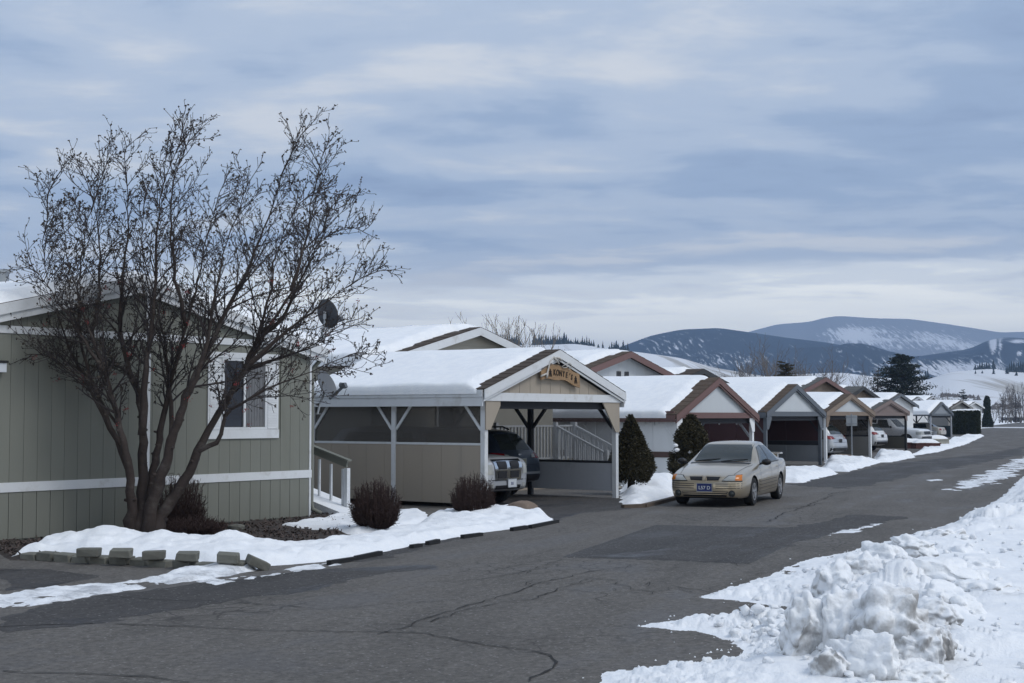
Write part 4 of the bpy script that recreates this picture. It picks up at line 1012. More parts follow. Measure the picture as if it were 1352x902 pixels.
    for x in wheels:
        for sgn in (-1, 1):
            yo = wy - 0.012
            def pt(a, c, h): return (x + a, sgn * h, wr + c)
            wb = MB(); ri = wr * 0.64
            wb.lathe([(ri, yo - tw), (wr * .93, yo - tw), (wr, yo - tw + .03), (wr, yo - .035), (wr * .95, yo - .008), (wr * .80, yo), (ri, yo - .012), (ri * .97, yo - .05)], 28, pt, closed=True)
            wh = wb.build('wheel', M['rubber'], t, smooth=True, angle=45)
            rb = MB(); rb.lathe([(ri, yo - .02), (ri * .90, yo - .012), (ri * .86, yo - .05), (0.01, yo - .06)], 28, pt)
            rb.build('brake_well', M['blackplastic'], wh, smooth=True, angle=40)
            rb = MB(); rb.lathe([(ri, yo - .022), (ri * .98, yo - .006), (ri * .89, yo - .008), (ri * .87, yo - .03)], 28, pt)
            for k in range(5):
                an = k * 2 * math.pi / 5 + 0.3
                for da in (-0.13, 0.13):
                    rb.bar(pt(0.04 * math.cos(an), 0.04 * math.sin(an), yo - .018), pt(ri * .93 * math.cos(an + da), ri * .93 * math.sin(an + da), yo - .014), 0.03, 0.02, (0, 1, 0))
            rb.lathe([(0.055, yo - .03), (0.052, yo - .008), (0.001, yo - .004)], 14, pt)
            rb.build('rim', M['rim'], wh, smooth=True, angle=40)
    for nm, view, quads in glass:
        for q in quads: patch(nm, q, view, M['glass'], 0.006, 26, 14)
    return t, patch, hit
def mirror(t, x, y, z, m=None, name='mirror'):
    sgn = 1 if y > 0 else -1
    b = MB(); b.lathe([(0.001, 0.0), (0.055, 0.0), (0.082, 0.03), (0.082, 0.07), (0.05, 0.12), (0.001, 0.135)], 14, lambda a, c, h: (x + h - 0.06, y + sgn * a * 1.35 + sgn * 0.09, z + c * 0.9))
    b.bar((x, y - sgn * 0.06, z - 0.04), (x + 0.01, y + sgn * 0.05, z - 0.02), 0.05, 0.04)
    b.build(name, m or M['blackplastic'], t, smooth=True, angle=50)
def plate(t, xyz, front, m, txt=None, tm=None, wd=0.31, hg=0.155, size=0.10):
    x, y, z = xyz; s_ = 1 if front else -1
    b = MB(); b.box(x - 0.006, x + 0.006, y - wd / 2, y + wd / 2, z - hg / 2, z + hg / 2)
    p_ = b.build('licence_plate', m, t)
    b = MB()
    for a, c, e, f in ((-wd / 2 - .012, wd / 2 + .012, -hg / 2 - .012, -hg / 2), (-wd / 2 - .012, wd / 2 + .012, hg / 2, hg / 2 + .012), (-wd / 2 - .012, -wd / 2, -hg / 2, hg / 2), (wd / 2, wd / 2 + .012, -hg / 2, hg / 2)):
        b.box(x - 0.008, x + 0.009 * s_, y + a, y + c, z + e, z + f)
    b.build('plate_frame', M['galv'], p_)
    if txt:
        text_mesh('plate_text', txt, size, tm, p_, (x + 0.008 * s_, y, z - 0.01), (R(90), 0, R(90) if front else R(-90)), 0.002)
    return p_

# --- the gold sedan on the street
hd = (-math.sin(R(22.5)), -math.cos(R(22.5)))
sx_, sy_ = 4.60, 32.55
mid = (sx_ - hd[0] * 1.36, sy_ - hd[1] * 1.36)
gs, pat, hit = vehicle('parked_car', mid, hd, 'gold four-door sedan parked on the asphalt facing the camera', [
    (2.36, .56, .27, .57, .60, .46), (2.31, .70, .21, .62, .655, .58), (2.18, .79, .19, .66, .70, .65), (1.95, .845, .18, .705, .755, .69), (1.40, .88, .18, .785, .855, .73),
    (.98, .89, .18, .835, .915, .735), (.80, .893, .18, .855, .96, .735), (.45, .895, .18, .87, 1.165, .655), (.10, .895, .18, .88, 1.335, .59), (-.20, .895, .18, .89, 1.385, .565), (-.70, .895, .18, .905, 1.395, .56),
    (-1.10, .895, .18, .92, 1.335, .56), (-1.45, .892, .18, .935, 1.16, .60), (-1.72, .885, .19, .945, 1.02, .64), (-1.95, .87, .21, .945, .995, .65), (-2.2, .84, .25, .93, .97, .64), (-2.36, .76, .30, .86, .90, .58), (-2.42, .66, .36, .70, .74, .5)],
    M['gold'], (1.36, -1.36), [
        ('windshield', 'front', [((-.665, .955), (.665, .955), (.565, 1.325), (-.565, 1.325))]),
        ('rear_window', 'rear', [((-.58, 1.04), (.58, 1.04), (.50, 1.31), (-.50, 1.31))]),
        ('side_window', 'left', [((.60, .90), (-.30, .925), (-.30, 1.31), (.06, 1.27)), ((-.38, .925), (-1.22, .95), (-.98, 1.28), (-.38, 1.31))]),
        ('side_window', 'right', [((.60, .90), (-.30, .925), (-.30, 1.31), (.06, 1.27)), ((-.38, .925), (-1.22, .95), (-.98, 1.28), (-.38, 1.31))])])
for s_ in (-1, 1):
    v = 'front'
    hl = pat('headlight', [(s_ * .40, .585), (s_ * .775, .575), (s_ * .76, .695), (s_ * .52, .675)], v, M['lens'], 0.012, 10, 5)
    pat('turn_signal', [(s_ * .665, .585), (s_ * .778, .58), (s_ * .765, .695), (s_ * .665, .685)], v, M['amber'], 0.018, 5, 4, parent=hl)
    pat('headlight_surround', [(s_ * .375, .565), (s_ * .79, .557), (s_ * .765, .708), (s_ * .50, .688)], v, M['blackplastic'], 0.007, 10, 5, parent=hl)
    gr = pat('grille', [(s_ * .055, .575), (s_ * .31, .585), (s_ * .345, .655), (s_ * .045, .66)], v, M['blackplastic'], 0.010, 8, 4)
    for q in ([(s_ * .035, .555), (s_ * .315, .565), (s_ * .315, .582), (s_ * .045, .575)], [(s_ * .035, .662), (s_ * .365, .658), (s_ * .365, .670), (s_ * .035, .675)]):
        pat('grille_trim', q, v, M['gold'], 0.024, 6, 1, parent=gr)
    fl = MB(); h_, n_ = hit((6, s_ * .60, .30), (-1, 0, 0))
    fl.lathe([(0.075, 0.0), (0.072, 0.015), (0.055, 0.012)], 18, lambda a, c, h: (h_.x + h + 0.008, s_ * .60 + a, .30 + c)); fo = fl.build('fog_lamp', M['blackplastic'], gs, smooth=True, angle=40)
    fl = MB(); fl.lathe([(0.054, 0.013), (0.03, 0.022), (0.001, 0.024)], 18, lambda a, c, h: (h_.x + h + 0.008, s_ * .60 + a, .30 + c)); fl.build('lamp_lens', M['glass'], fo, smooth=True)
    for z in (.405, .455, .50):
        pat('bumper_groove', [(s_ * .24, z), (s_ * .79, z + .008), (s_ * .79, z + .022), (s_ * .24, z + .013)], v, M['darkwood'], 0.004, 10, 1)
    mirror(gs, .66, s_ * .90, .945)
    for z in (.30, .375, .45, .525):
        pat('cladding_rib', [(.92, z), (-.92, z + .03), (-.92, z + .062), (.92, z + .03)], 'left' if s_ > 0 else 'right', M['gold'], 0.020, 12, 2)
        pat('rib_groove', [(.93, z - .017), (-.93, z + .013), (-.93, z + .028), (.93, z - .002)], 'left' if s_ > 0 else 'right', M['blackplastic'], 0.004, 12, 1)
    sd = 'left' if s_ > 0 else 'right'
    for q in ([(.78, .22), (.77, .22), (.77, .85), (.78, .85)], [(-.335, .22), (-.345, .22), (-.345, .91), (-.335, .91)], [(-1.0, .55), (-1.01, .55), (-1.17, .92), (-1.16, .92)]):
        pat('door_seam', q, sd, M['blackplastic'], 0.004, 1, 8)
    for x in (-.20, -1.0):
        pat('door_handle', [(x, .785), (x - .16, .79), (x - .16, .82), (x, .815)], sd, M['gold'], 0.03, 3, 2)
    pat('window_trim', [(.70, .875), (-1.32, .925), (-1.32, .945), (.70, .892)], sd, M['blackplastic'], 0.007, 14, 1)
    pat('pillar_trim', [(-.30, .92), (-.38, .92), (-.38, 1.315), (-.30, 1.315)], sd, M['blackplastic'], 0.006, 2, 6)
    pat('tail_light', [(s_ * .45, .72), (s_ * .76, .72), (s_ * .74, .86), (s_ * .45, .86)], 'rear', M['redlens'], 0.01, 6, 4)
    pat('hood_seam', [(2.14, s_ * .60), (.98, s_ * .745), (.98, s_ * .755), (2.14, s_ * .61)], 'top', M['blackplastic'], 0.003, 12, 1)
pat('bumper_intake', [(-.48, .235), (.48, .235), (.52, .345), (-.52, .345)], 'front', M['blackplastic'], 0.006, 12, 4)
for z in (.275, .315): pat('intake_bar', [(-.50, z), (.50, z), (.50, z + .014), (-.50, z + .014)], 'front', M['gold'], 0.018, 12, 1)
pat('bumper_lip', [(-.70, .20), (.70, .20), (.70, .222), (-.70, .222)], 'front', M['blackplastic'], 0.010, 12, 1)
pat('cowl', [(1.03, -.68), (1.03, .68), (.88, .70), (.88, -.70)], 'top', M['blackplastic'], 0.006, 3, 12)
for a, c in (((-.62, .985), (-.05, 1.005)), ((0.0, .985), (.58, 1.00))):
    p1, _ = hit((6, a[0], a[1] - .03), (-1, 0, 0)); p2, _ = hit((6, c[0], c[1] + .01), (-1, 0, 0))
    b = MB(); b.tube([p1 + Vector((.025, 0, 0)), (p1 + p2) / 2 + Vector((.04, 0, 0.008)), p2 + Vector((.025, 0, 0))], [0.013, 0.012, 0.008], 6); b.build('wiper', M['blackplastic'], gs)
px_, _ = hit((6, 0, .42), (-1, 0, 0))
plate(gs, (px_.x + .022, 0, .43), True, M['plateblue'], 'L57 D', M['platewhite'], 0.33, 0.165, 0.105)
b = MB()
for s_ in (-1, 1): b.bar((px_.x - .005, s_ * .045, .68), (px_.x + .02, s_ * .008, .585), 0.035, 0.02, (0, 1, 0))
b.build('emblem', M['gold'], gs)
b = MB()
for s_ in (-1, 1): b.box(-2.24, -2.12, s_ * .60 - .05, s_ * .60 + .05, .93, 1.06)
b.prism([(-2.30, 1.06), (-2.02, 1.075), (-2.02, 1.095), (-2.30, 1.10)], lambda a, c, s_: (a, -.74 + 1.48 * s_, c)); b.build('spoiler', M['gold'], gs)

def lot_pt(o, x, y): return (o[0] + UX * x - UY * y, o[1] + UY * x + UX * y)
VO, VI = (UY, -UX), (-UY, UX)      # out of the carport / into the carport
# --- inside the beige carport
tr_st = [(2.42, .62, .42, .84, .90, .5), (2.36, .78, .36, .92, .98, .62), (2.20, .86, .32, 1.00, 1.06, .70), (1.9, .91, .30, 1.02, 1.08, .76), (1.2, .94, .30, 1.06, 1.13, .78), (.95, .945, .30, 1.07, 1.15, .78),
         (.70, .945, .30, 1.09, 1.34, .70), (.35, .945, .30, 1.10, 1.62, .62), (.0, .945, .30, 1.10, 1.72, .60), (-1.2, .945, .32, 1.12, 1.75, .60), (-2.0, .94, .34, 1.12, 1.70, .60), (-2.35, .90, .38, 1.10, 1.45, .62), (-2.45, .82, .44, 1.0, 1.10, .6)]
c0 = lot_pt(K0, 1.24, 0.30 + 2.42)
dv, pat, hit = vehicle('parked_car', c0, VO, 'silver vehicle with a chrome cross grille parked nose out in the sign carport', tr_st, M['silver'], (1.5, -1.5), [
    ('windshield', 'front', [((-.68, 1.17), (.68, 1.17), (.58, 1.60), (-.58, 1.60))]), ('side_window', 'left', [((.5, 1.14), (-1.9, 1.16), (-1.8, 1.62), (.15, 1.60))]), ('side_window', 'right', [((.5, 1.14), (-1.9, 1.16), (-1.8, 1.62), (.15, 1.60))])], wr=0.36)
gr = pat('grille', [(-.46, .57), (.46, .57), (.52, 1.02), (-.52, 1.02)], 'front', M['chrome'], 0.02, 10, 6)
for s_ in (-1, 1):
    for z0, z1 in ((.62, .775), (.815, .975)): pat('grille_opening', [(s_ * .07, z0), (s_ * .37, z0), (s_ * .40, z1), (s_ * .07, z1)], 'front', M['blackplastic'], 0.028, 6, 4, parent=gr)
    pat('headlight', [(s_ * .53, .70), (s_ * .80, .70), (s_ * .80, .92), (s_ * .56, .92)], 'front', M['lens'], 0.012, 6, 4)
    pat('fog_lamp', [(s_ * .52, .42), (s_ * .66, .42), (s_ * .66, .50), (s_ * .52, .50)], 'front', M['lens'], 0.012, 4, 3)
    mirror(dv, .75, s_ * .96, 1.18)
pat('bumper_intake', [(-.46, .375), (.46, .375), (.46, .46), (-.46, .46)], 'front', M['blackplastic'], 0.01, 8, 3)
pat('bumper_seam', [(-.80, .565), (.80, .565), (.80, .585), (-.80, .585)], 'front', M['darkwood'], 0.006, 12, 1)
h_, _ = hit((6, .12, .50), (-1, 0, 0)); plate(dv, (h_.x + .03, .12, .50), True, M['platewhite'], 'B1', M['plateblue'], 0.31, 0.17, 0.09)
suv_st = [(2.35, .70, .38, .78, .82, .6), (2.2, .84, .30, .92, .97, .70), (1.2, .91, .28, 1.02, 1.08, .74), (.9, .915, .28, 1.04, 1.12, .74), (.3, .92, .28, 1.06, 1.55, .62), (.0, .92, .28, 1.07, 1.63, .60), (-1.2, .92, .28, 1.10, 1.66, .59), (-1.75, .915, .30, 1.12, 1.60, .58),
          (-2.05, .90, .34, 1.10, 1.36, .62), (-2.22, .87, .38, 1.02, 1.12, .64), (-2.34, .80, .42, .92, .98, .60), (-2.40, .72, .48, .72, .78, .52)]
def suv(loc, head, label, paint, lights='std', bag=False, platem=None, name='parked_car', txt=None, sc=1.0):
    t, pat, hit = vehicle(name, loc, head, label, suv_st, paint, (1.36, -1.36), [
        ('windshield', 'front', [((-.68, 1.14), (.68, 1.14), (.56, 1.52), (-.56, 1.52))]), ('rear_window', 'rear', [((-.60, 1.16), (.60, 1.16), (.50, 1.545), (-.50, 1.545))]),
        ('side_window', 'left', [((.5, 1.09), (-.4, 1.11), (-.4, 1.54), (.18, 1.52)), ((-.46, 1.11), (-1.25, 1.13), (-1.25, 1.54), (-.46, 1.54)), ((-1.31, 1.14), (-1.85, 1.19), (-1.62, 1.50), (-1.31, 1.54))]),
        ('side_window', 'right', [((.5, 1.09), (-.4, 1.11), (-.4, 1.54), (.18, 1.52)), ((-.46, 1.11), (-1.25, 1.13), (-1.25, 1.54), (-.46, 1.54)), ((-1.31, 1.14), (-1.85, 1.19), (-1.62, 1.50), (-1.31, 1.54))])], wr=0.345)
    for s_ in (-1, 1):
        tl_ = pat('tail_light', [(s_ * .50, .96), (s_ * .86, .94), (s_ * .85, 1.10), (s_ * .58, 1.07)], 'rear', M['redlens'], 0.014, 8, 4)
        pat('reverse_lamp', [(s_ * .42, .965), (s_ * .58, .97), (s_ * .60, 1.05), (s_ * .48, 1.045)], 'rear', M['lens'], 0.02, 4, 3, parent=tl_)
        pat('side_lamp', [(-2.30, .95), (-1.90, 1.02), (-1.92, 1.10), (-2.28, 1.05)], 'left' if s_ > 0 else 'right', M['redlens'], 0.012, 6, 3, parent=tl_)
        mirror(t, .62, s_ * .93, 1.10, paint)
    pat('rear_bumper', [(-.82, .42), (.82, .42), (.84, .56), (-.84, .56)], 'rear', M['blackplastic'], 0.02, 12, 4)
    pat('bumper_strip', [(-.80, .575), (.80, .575), (.80, .63), (-.80, .63)], 'rear', M['galv'], 0.026, 12, 2)
    pat('tailgate_seam', [(-.72, .80), (.72, .80), (.72, .812), (-.72, .812)], 'rear', M['blackplastic'], 0.004, 12, 1)
    h_, _ = hit((-6, 0, .88), (1, 0, 0)); plate(t, (h_.x - .02, 0, .87), False, platem or M['platetan'], txt, M['letter'], 0.31, 0.16, 0.08)
    b = MB()
    for s_ in (-1, 1): b.tube([(.1, s_ * .52, 1.64), (0, s_ * .52, 1.70), (-1.4, s_ * .52, 1.72), (-1.6, s_ * .52, 1.65)], 0.02, 6)
    b.build('roof_rail', M['blackplastic'], t, smooth=True)
    h_, _ = hit((-6, 0, 1.05), (1, 0, 0)); b = MB(); b.box(h_.x - .02, h_.x + .01, -.06, .06, 1.03, 1.07); b.build('emblem', M['chrome'], t)
    return t
suv(lot_pt(K0, 3.92, 1.85 + 2.40), VI, 'dark blue SUV parked tail out in the sign carport beside the silver vehicle', M['navy'])
# --- farther along the street
oC = carD.location; suv(lot_pt((oC.x, oC.y), 1.35, -0.1 + 2.4), VI, 'silver SUV parked tail out in the tan trimmed carport', M['silver'], platem=M['blackplastic'])
oE = carE.location; suv(lot_pt((oE.x, oE.y), 1.25, -0.2 + 2.4), VI, 'white SUV parked tail out in the mauve carport', M['carwhite'], platem=M['blackplastic'])
pk_st = [(2.9, .66, .50, .80, .86, .5), (2.82, .86, .42, .98, 1.06, .70), (2.6, .95, .40, 1.08, 1.14, .80), (1.6, .97, .40, 1.12, 1.20, .82), (1.25, .975, .40, 1.14, 1.26, .80), (.75, .975, .40, 1.16, 1.70, .68), (.5, .975, .40, 1.16, 1.84, .66), (-.6, .975, .40, 1.18, 1.88, .65), (-1.15, .975, .40, 1.18, 1.82, .66),
         (-1.30, .975, .40, 1.18, 1.24, .85), (-2.6, .97, .44, 1.18, 1.22, .88), (-2.75, .95, .5, 1.12, 1.17, .85)]
pkc = G(1198, 590); fh = (math.cos(R(-26)), math.sin(R(-26)))
pk, pat, hit = vehicle('parked_truck', (pkc[0] - 1.35, pkc[1] + 0.6), VO, 'white pickup truck parked nose out between the mauve and blue-grey carports', pk_st, M['carwhite'], (1.85, -1.75), [
    ('windshield', 'front', [((-.70, 1.28), (.70, 1.28), (.60, 1.76), (-.60, 1.76))]),
    ('side_window', 'left', [((.75, 1.22), (-.1, 1.23), (-.1, 1.76), (.5, 1.74)), ((-.18, 1.23), (-1.05, 1.23), (-1.0, 1.74), (-.18, 1.76))]), ('side_window', 'right', [((.75, 1.22), (-.1, 1.23), (-.1, 1.76), (.5, 1.74)), ((-.18, 1.23), (-1.05, 1.23), (-1.0, 1.74), (-.18, 1.76))])], wr=0.40, cat='truck')
pat('grille', [(-.55, .80), (.55, .80), (.55, 1.0), (-.55, 1.0)], 'front', M['blackplastic'], 0.02, 8, 4)
pat('front_bumper', [(-.84, .48), (.84, .48), (.84, .68), (-.84, .68)], 'front', M['charcoal'], 0.05, 12, 3)
for s_ in (-1, 1):
    hl = pat('headlight', [(s_ * .58, .80), (s_ * .86, .80), (s_ * .86, 1.0), (s_ * .58, 1.0)], 'front', M['lens'], 0.02, 5, 4)
    pat('side_marker', [(2.80, .80), (2.5, .80), (2.5, .99), (2.80, .98)], 'left' if s_ > 0 else 'right', M['lens'], 0.014, 5, 3, parent=hl)
    mirror(pk, .9, s_ * 1.0, 1.28)
    pat('bed_seam', [(-1.27, .5), (-1.29, .5), (-1.29, 1.15), (-1.27, 1.15)], 'left' if s_ > 0 else 'right', M['blackplastic'], 0.004, 1, 6)
sed_st = [(x, w_, zl, zb, zt, wt) for x, w_, zl, zb, zt, wt in [
    (2.36, .56, .27, .57, .60, .46), (2.31, .70, .21, .62, .655, .58), (2.18, .79, .19, .66, .70, .65), (1.4, .88, .18, .785, .855, .73), (.80, .893, .18, .855, .96, .735), (.10, .895, .18, .88, 1.335, .59), (-.70, .895, .18, .905, 1.395, .56),
    (-1.10, .895, .18, .92, 1.335, .56), (-1.72, .885, .19, .945, 1.02, .64), (-2.2, .84, .25, .93, .97, .64), (-2.42, .66, .36, .70, .74, .5)]]
oF = carF.location
for dx, dy, m_, lb, hdv in ((3.3, 0.1, M['champ'], 'pale tan car parked tail out in the blue-grey carport', VI), (0.95, 0.0, M['darkcar'], 'charcoal car parked nose out in the blue-grey carport beside the pale tan car', VO)):
    t_, pat, hit = vehicle('parked_car', lot_pt((oF.x, oF.y), dx, dy + 2.4), hdv, lb, sed_st, m_, (1.36, -1.36), [
        ('windshield', 'front', [((-.665, .965), (.665, .965), (.565, 1.32), (-.565, 1.32))]), ('rear_window', 'rear', [((-.58, 1.04), (.58, 1.04), (.50, 1.31), (-.50, 1.31))]),
        ('side_window', 'left', [((.60, .90), (-1.2, .94), (-1.0, 1.28), (.06, 1.27))]), ('side_window', 'right', [((.60, .90), (-1.2, .94), (-1.0, 1.28), (.06, 1.27))])])
    for s_ in (-1, 1):
        pat('tail_light', [(s_ * .45, .72), (s_ * .76, .72), (s_ * .74, .86), (s_ * .45, .86)], 'rear', M['redlens'], 0.01, 6, 4)
        pat('headlight', [(s_ * .42, .585), (s_ * .76, .575), (s_ * .75, .69), (s_ * .5, .675)], 'front', M['lens'], 0.012, 8, 4)
        mirror(t_, .66, s_ * .90, .945)
    if hdv is VI: h_, _ = hit((-6, 0, .78), (1, 0, 0)); plate(t_, (h_.x - .02, 0, .74), False, M['platetan'])

# ------------------------------------------------------------------ street furniture and small things
x, y = G(1125, 608.5)
sgn_post = thing('street_sign', (x, y, 0), R(-25), 'back of a grey metal street sign on a thin post before the tan carport', 'sign')
b = MB(); b.box(-0.025, 0.025, -0.02, 0.02, -0.02, 2.08); b.build('post', M['galv'], sgn_post)
b = MB(); b.box(-0.24, 0.24, 0.022, 0.032, 1.55, 2.02); b.build('sign_plate', M['sign'], sgn_post)
b = MB(); b.box(-0.26, 0.26, -0.03, -0.022, 1.62, 1.66); b.box(-0.26, 0.26, -0.03, -0.022, 1.92, 1.96); b.build('bracket', M['galv'], sgn_post)
for i, (px, py, wd, hg, m_, lb) in enumerate(((1203, 592, 1.5, 0.30, 'brick', 'red brick planter under snow beside the mauve carport, the one nearer the carport'), (1222, 592.5, 1.6, 0.28, 'brick', 'long red brick planter under snow in front of the white pickup'), (1237, 589, 1.4, 0.40, 'concrete', 'pale concrete planter under snow beside the red brick ones'))):
    x, y = G(px, py); t = thing('planter', (x, y, 0), LOT * 0.2, lb, 'planter', 'planters in the roadside snow')
    b = MB(); b.box(-wd / 2, wd / 2, -0.35, 0.35, -0.02, hg); b.box(-wd / 2 - 0.04, wd / 2 + 0.04, -0.39, 0.39, hg + 0.002, hg + 0.07); b.build('planter_wall', M[m_], t)
    X, Y = np.meshgrid(np.linspace(-wd / 2, wd / 2, 14), np.linspace(-0.34, 0.34, 8))
    Z = hg + 0.075 + 0.24 * np.clip(1 - (2 * X / wd) ** 4, 0, 1) * np.clip(1 - (Y / .34) ** 4, 0, 1) + 0.03 * fbm(X * 3, Y * 3, i)
    o = grid_mesh('snow_cap', X, Y, Z, None, M['snow']); o.parent = t; tag(o, kind='stuff')
x, y = G(1337, 557.5); t = thing('trailer', (x, y, 0), R(8), 'low dark trailer parked at the far end of the road', 'trailer')
b = MB(); b.box(-3.2, 3.2, -1.1, 1.1, 0.5, 1.05); b.box(-3.25, 3.25, -1.15, -1.1, 1.05, 1.5); b.box(-3.25, 3.25, 1.1, 1.15, 1.05, 1.5); b.build('trailer_bed', M['charcoal'], t)
for px in (-2.1, -0.7, 0.7, 2.1):
    b = MB(); b.prism([(px - 0.5, 1.05), (px + 0.5, 1.05), (px, 1.6)], lambda a, c, s_: (a, -1.18 + 0.02 * s_, c)); b.build('bed_brace', M['charcoal'], t)
for px in (-1.4, 0.0, 1.4):
    b = MB(); b.tube([(px, -1.05, 0.4), (px, -0.8, 0.4)], 0.4, 14); b.build('wheel', M['rubber'], t)
b = MB(); b.box(-3.0, 3.0, -1.0, 1.0, 1.055, 1.25); b.build('snow_load', M['snow'], t)
# hanging bulbs across the white carport
oB = carB.location
sl_ = thing('string_lights', (oB.x, oB.y, 0), LOT, 'string of small coloured bulbs hung across the white carport opening', 'string lights')
b = MB(); pts = [(0.3 + 4.8 * i / 24, 0.3, 1.86 - 0.10 * abs(math.sin(i * math.pi / 6))) for i in range(25)]; b.tube(pts, 0.008, 4); b.build('cord', M['blackplastic'], sl_)
b0 = MB(); b0.lathe([(0.001, -0.06), (0.028, -0.035), (0.028, -0.01), (0.012, 0.02), (0.001, 0.02)], 8, lambda a, c, h: (a, c, h)); 
bms = [b0.mesh('bulb', m_, True) for m_ in (M['platewhite'], M['redlens'], M['amber'])]
for i in range(1, 24, 2): shared('bulb', bms[i % 3], sl_, pts[i])
sl2 = thing('icicle_lights', (oB.x, oB.y, 0), LOT, 'short hanging light string along the left eave of the white carport', 'string lights')
b = MB(); pts = [(-0.04, 0.4 + 5.0 * i / 30, 1.88) for i in range(31)]; b.tube(pts, 0.008, 4)
for i in range(1, 31): b.tube([pts[i], (pts[i][0], pts[i][1], 1.88 - 0.05 - 0.12 * ((i * 7) % 5) / 5)], 0.007, 4)
b.build('cord', M['blackplastic'], sl2)
for i in range(1, 31): shared('bulb', bms[0], sl2, (pts[i][0], pts[i][1], 1.84 - 0.12 * ((i * 7) % 5) / 5), (0, 0, 0), (0.8, 0.8, 0.8))

# ------------------------------------------------------------------ snow on the ground
mulch = ground_sheet('mulch_bed', [(-60, 745), (0, 732), (12, 740), (200, 742), (345, 744), (420, 735), (470, 700), (455, 684), (400, 676), (240, 692), (60, 704), (-60, 716)], 0.05, 0.3, (0.05, 0.08), 51, M['mulch'], rough=0.8, ragged=0.06)
ch = MB()
for i in range(6500):
    px, py = random.uniform(-40, 470), random.uniform(672, 742)
    x, y = G(px, py)
    if sdist(np.array([x]), np.array([y]), [G(*p) for p in [(-60, 745), (0, 732), (12, 738), (345, 742), (470, 700), (455, 684), (400, 676), (240, 694), (60, 706), (-60, 718)]])[0] < 0.03: continue
    a = random.uniform(0, 6.3); l_, w_ = random.uniform(.012, .04), random.uniform(.006, .018); z = 0.055 + random.uniform(-.02, .02)
    dx, dy = math.cos(a) * l_, math.sin(a) * l_; ex, ey = -math.sin(a) * w_, math.cos(a) * w_; tz = random.uniform(-.03, .03)
    ch.add([(x - dx - ex, y - dy - ey, z - tz), (x + dx - ex, y + dy - ey, z + tz), (x + dx + ex, y + dy + ey, z + tz + .01), (x - dx + ex, y - dy + ey, z - tz + .01), (x, y, z - 0.03)], [(0, 1, 2, 3), (0, 4, 1), (2, 4, 3)])
tag(ch.build('bark_chips', M['chip']), kind='stuff')
def heap(lst):
    def f(X, Y):
        z = 0 * X
        for px, py, h, r in lst:
            x, y = G(px, py); z = np.maximum(z, h * np.exp(-((X - x) ** 2 + (Y - y) ** 2) / r ** 2))
        return z + 0.035 * fbm(X * 3.5, Y * 3.5, 77, 4) 
    return f
SNOW = dict(rough=0.5, ragged=0.10)
ground_sheet('snow_bed', [(8, 737), (40, 727), (110, 722), (180, 722), (230, 725), (270, 727), (320, 726), (400, 723), (470, 721), (470, 738), (380, 746), (335, 748), (200, 744), (100, 739)], 0.16, 0.28, (0.03, 0.05), 61, M['snow'], 'stuff', **SNOW,
             extra=heap([(95, 729, 0.12, 0.5), (150, 729, 0.22, 0.55), (172, 729, 0.17, 0.4), (215, 731, 0.16, 0.45), (260, 731, 0.10, 0.4), (300, 732, 0.18, 0.45), (345, 732, 0.10, 0.4)]))
ground_sheet('snow_bed', [(400, 726), (440, 716), (500, 708), (540, 700), (560, 684), (600, 678), (640, 676), (700, 674), (733, 687), (690, 697), (640, 703), (560, 718), (500, 731), (440, 741), (395, 745), (360, 747)], 0.13, 0.30, (0.04, 0.06), 62, M['snow'], 'stuff', **SNOW, extra=heap([(660, 684, 0.12, 0.7), (700, 684, 0.08, 0.5), (600, 690, 0.06, 0.6)]))
ground_sheet('snow_bed', [(366, 698), (420, 688), (455, 680), (480, 677), (560, 676), (570, 688), (520, 704), (470, 706), (420, 703), (380, 701)], 0.10, 0.22, (0.04, 0.06), 63, M['snow'], 'stuff', **SNOW)
ground_sheet('slush_strip', [(-20, 788), (60, 777), (130, 771), (200, 763), (240, 755), (290, 748), (335, 746), (338, 752), (290, 763), (220, 774), (120, 787), (40, 800), (-20, 803)], 0.035, 0.15, (0.025, 0.04), 64, M['slush'], 'stuff', rough=0.9, ragged=0.16, rscale=2.4, holes=0.09, extra=heap([(310, 750, 0.07, 0.5), (270, 755, 0.05, 0.4)]))
ground_sheet('slush_strip', [(262, 768), (330, 760), (400, 748), (462, 738), (455, 745), (390, 757), (330, 766), (285, 773)], 0.02, 0.10, (0.025, 0.04), 65, M['slush'], 'stuff', rough=0.9, ragged=0.12, rscale=2.6, holes=0.07)
# black plastic edging at the tip of the bed
pts = [G(px, py) for px, py in ((736, 690), (700, 698), (650, 705), (600, 713), (560, 721), (510, 732), (470, 740), (430, 747))]
bed = thing('bed_edging', (*pts[3], 0), 0, 'black plastic edging in pieces along the snowy bed before the round bushes', 'edging')
for i_, (a, c) in enumerate(zip(pts[:-1], pts[1:])):
    q0, q1 = ((0, 1), (0.1, .5), (.3, .8), (.55, .9), (.1, .35), (.2, 1), (0, .9))[i_]
    a, c = Vector(a) - Vector(pts[3]), Vector(c) - Vector(pts[3]); b = MB(); b.bar((*a.lerp(c, q0), 0.01 + .015 * (i_ % 2)), (*a.lerp(c, q1), 0.02), 0.075, 0.085); b.build('edging_piece', M['edging'], bed)
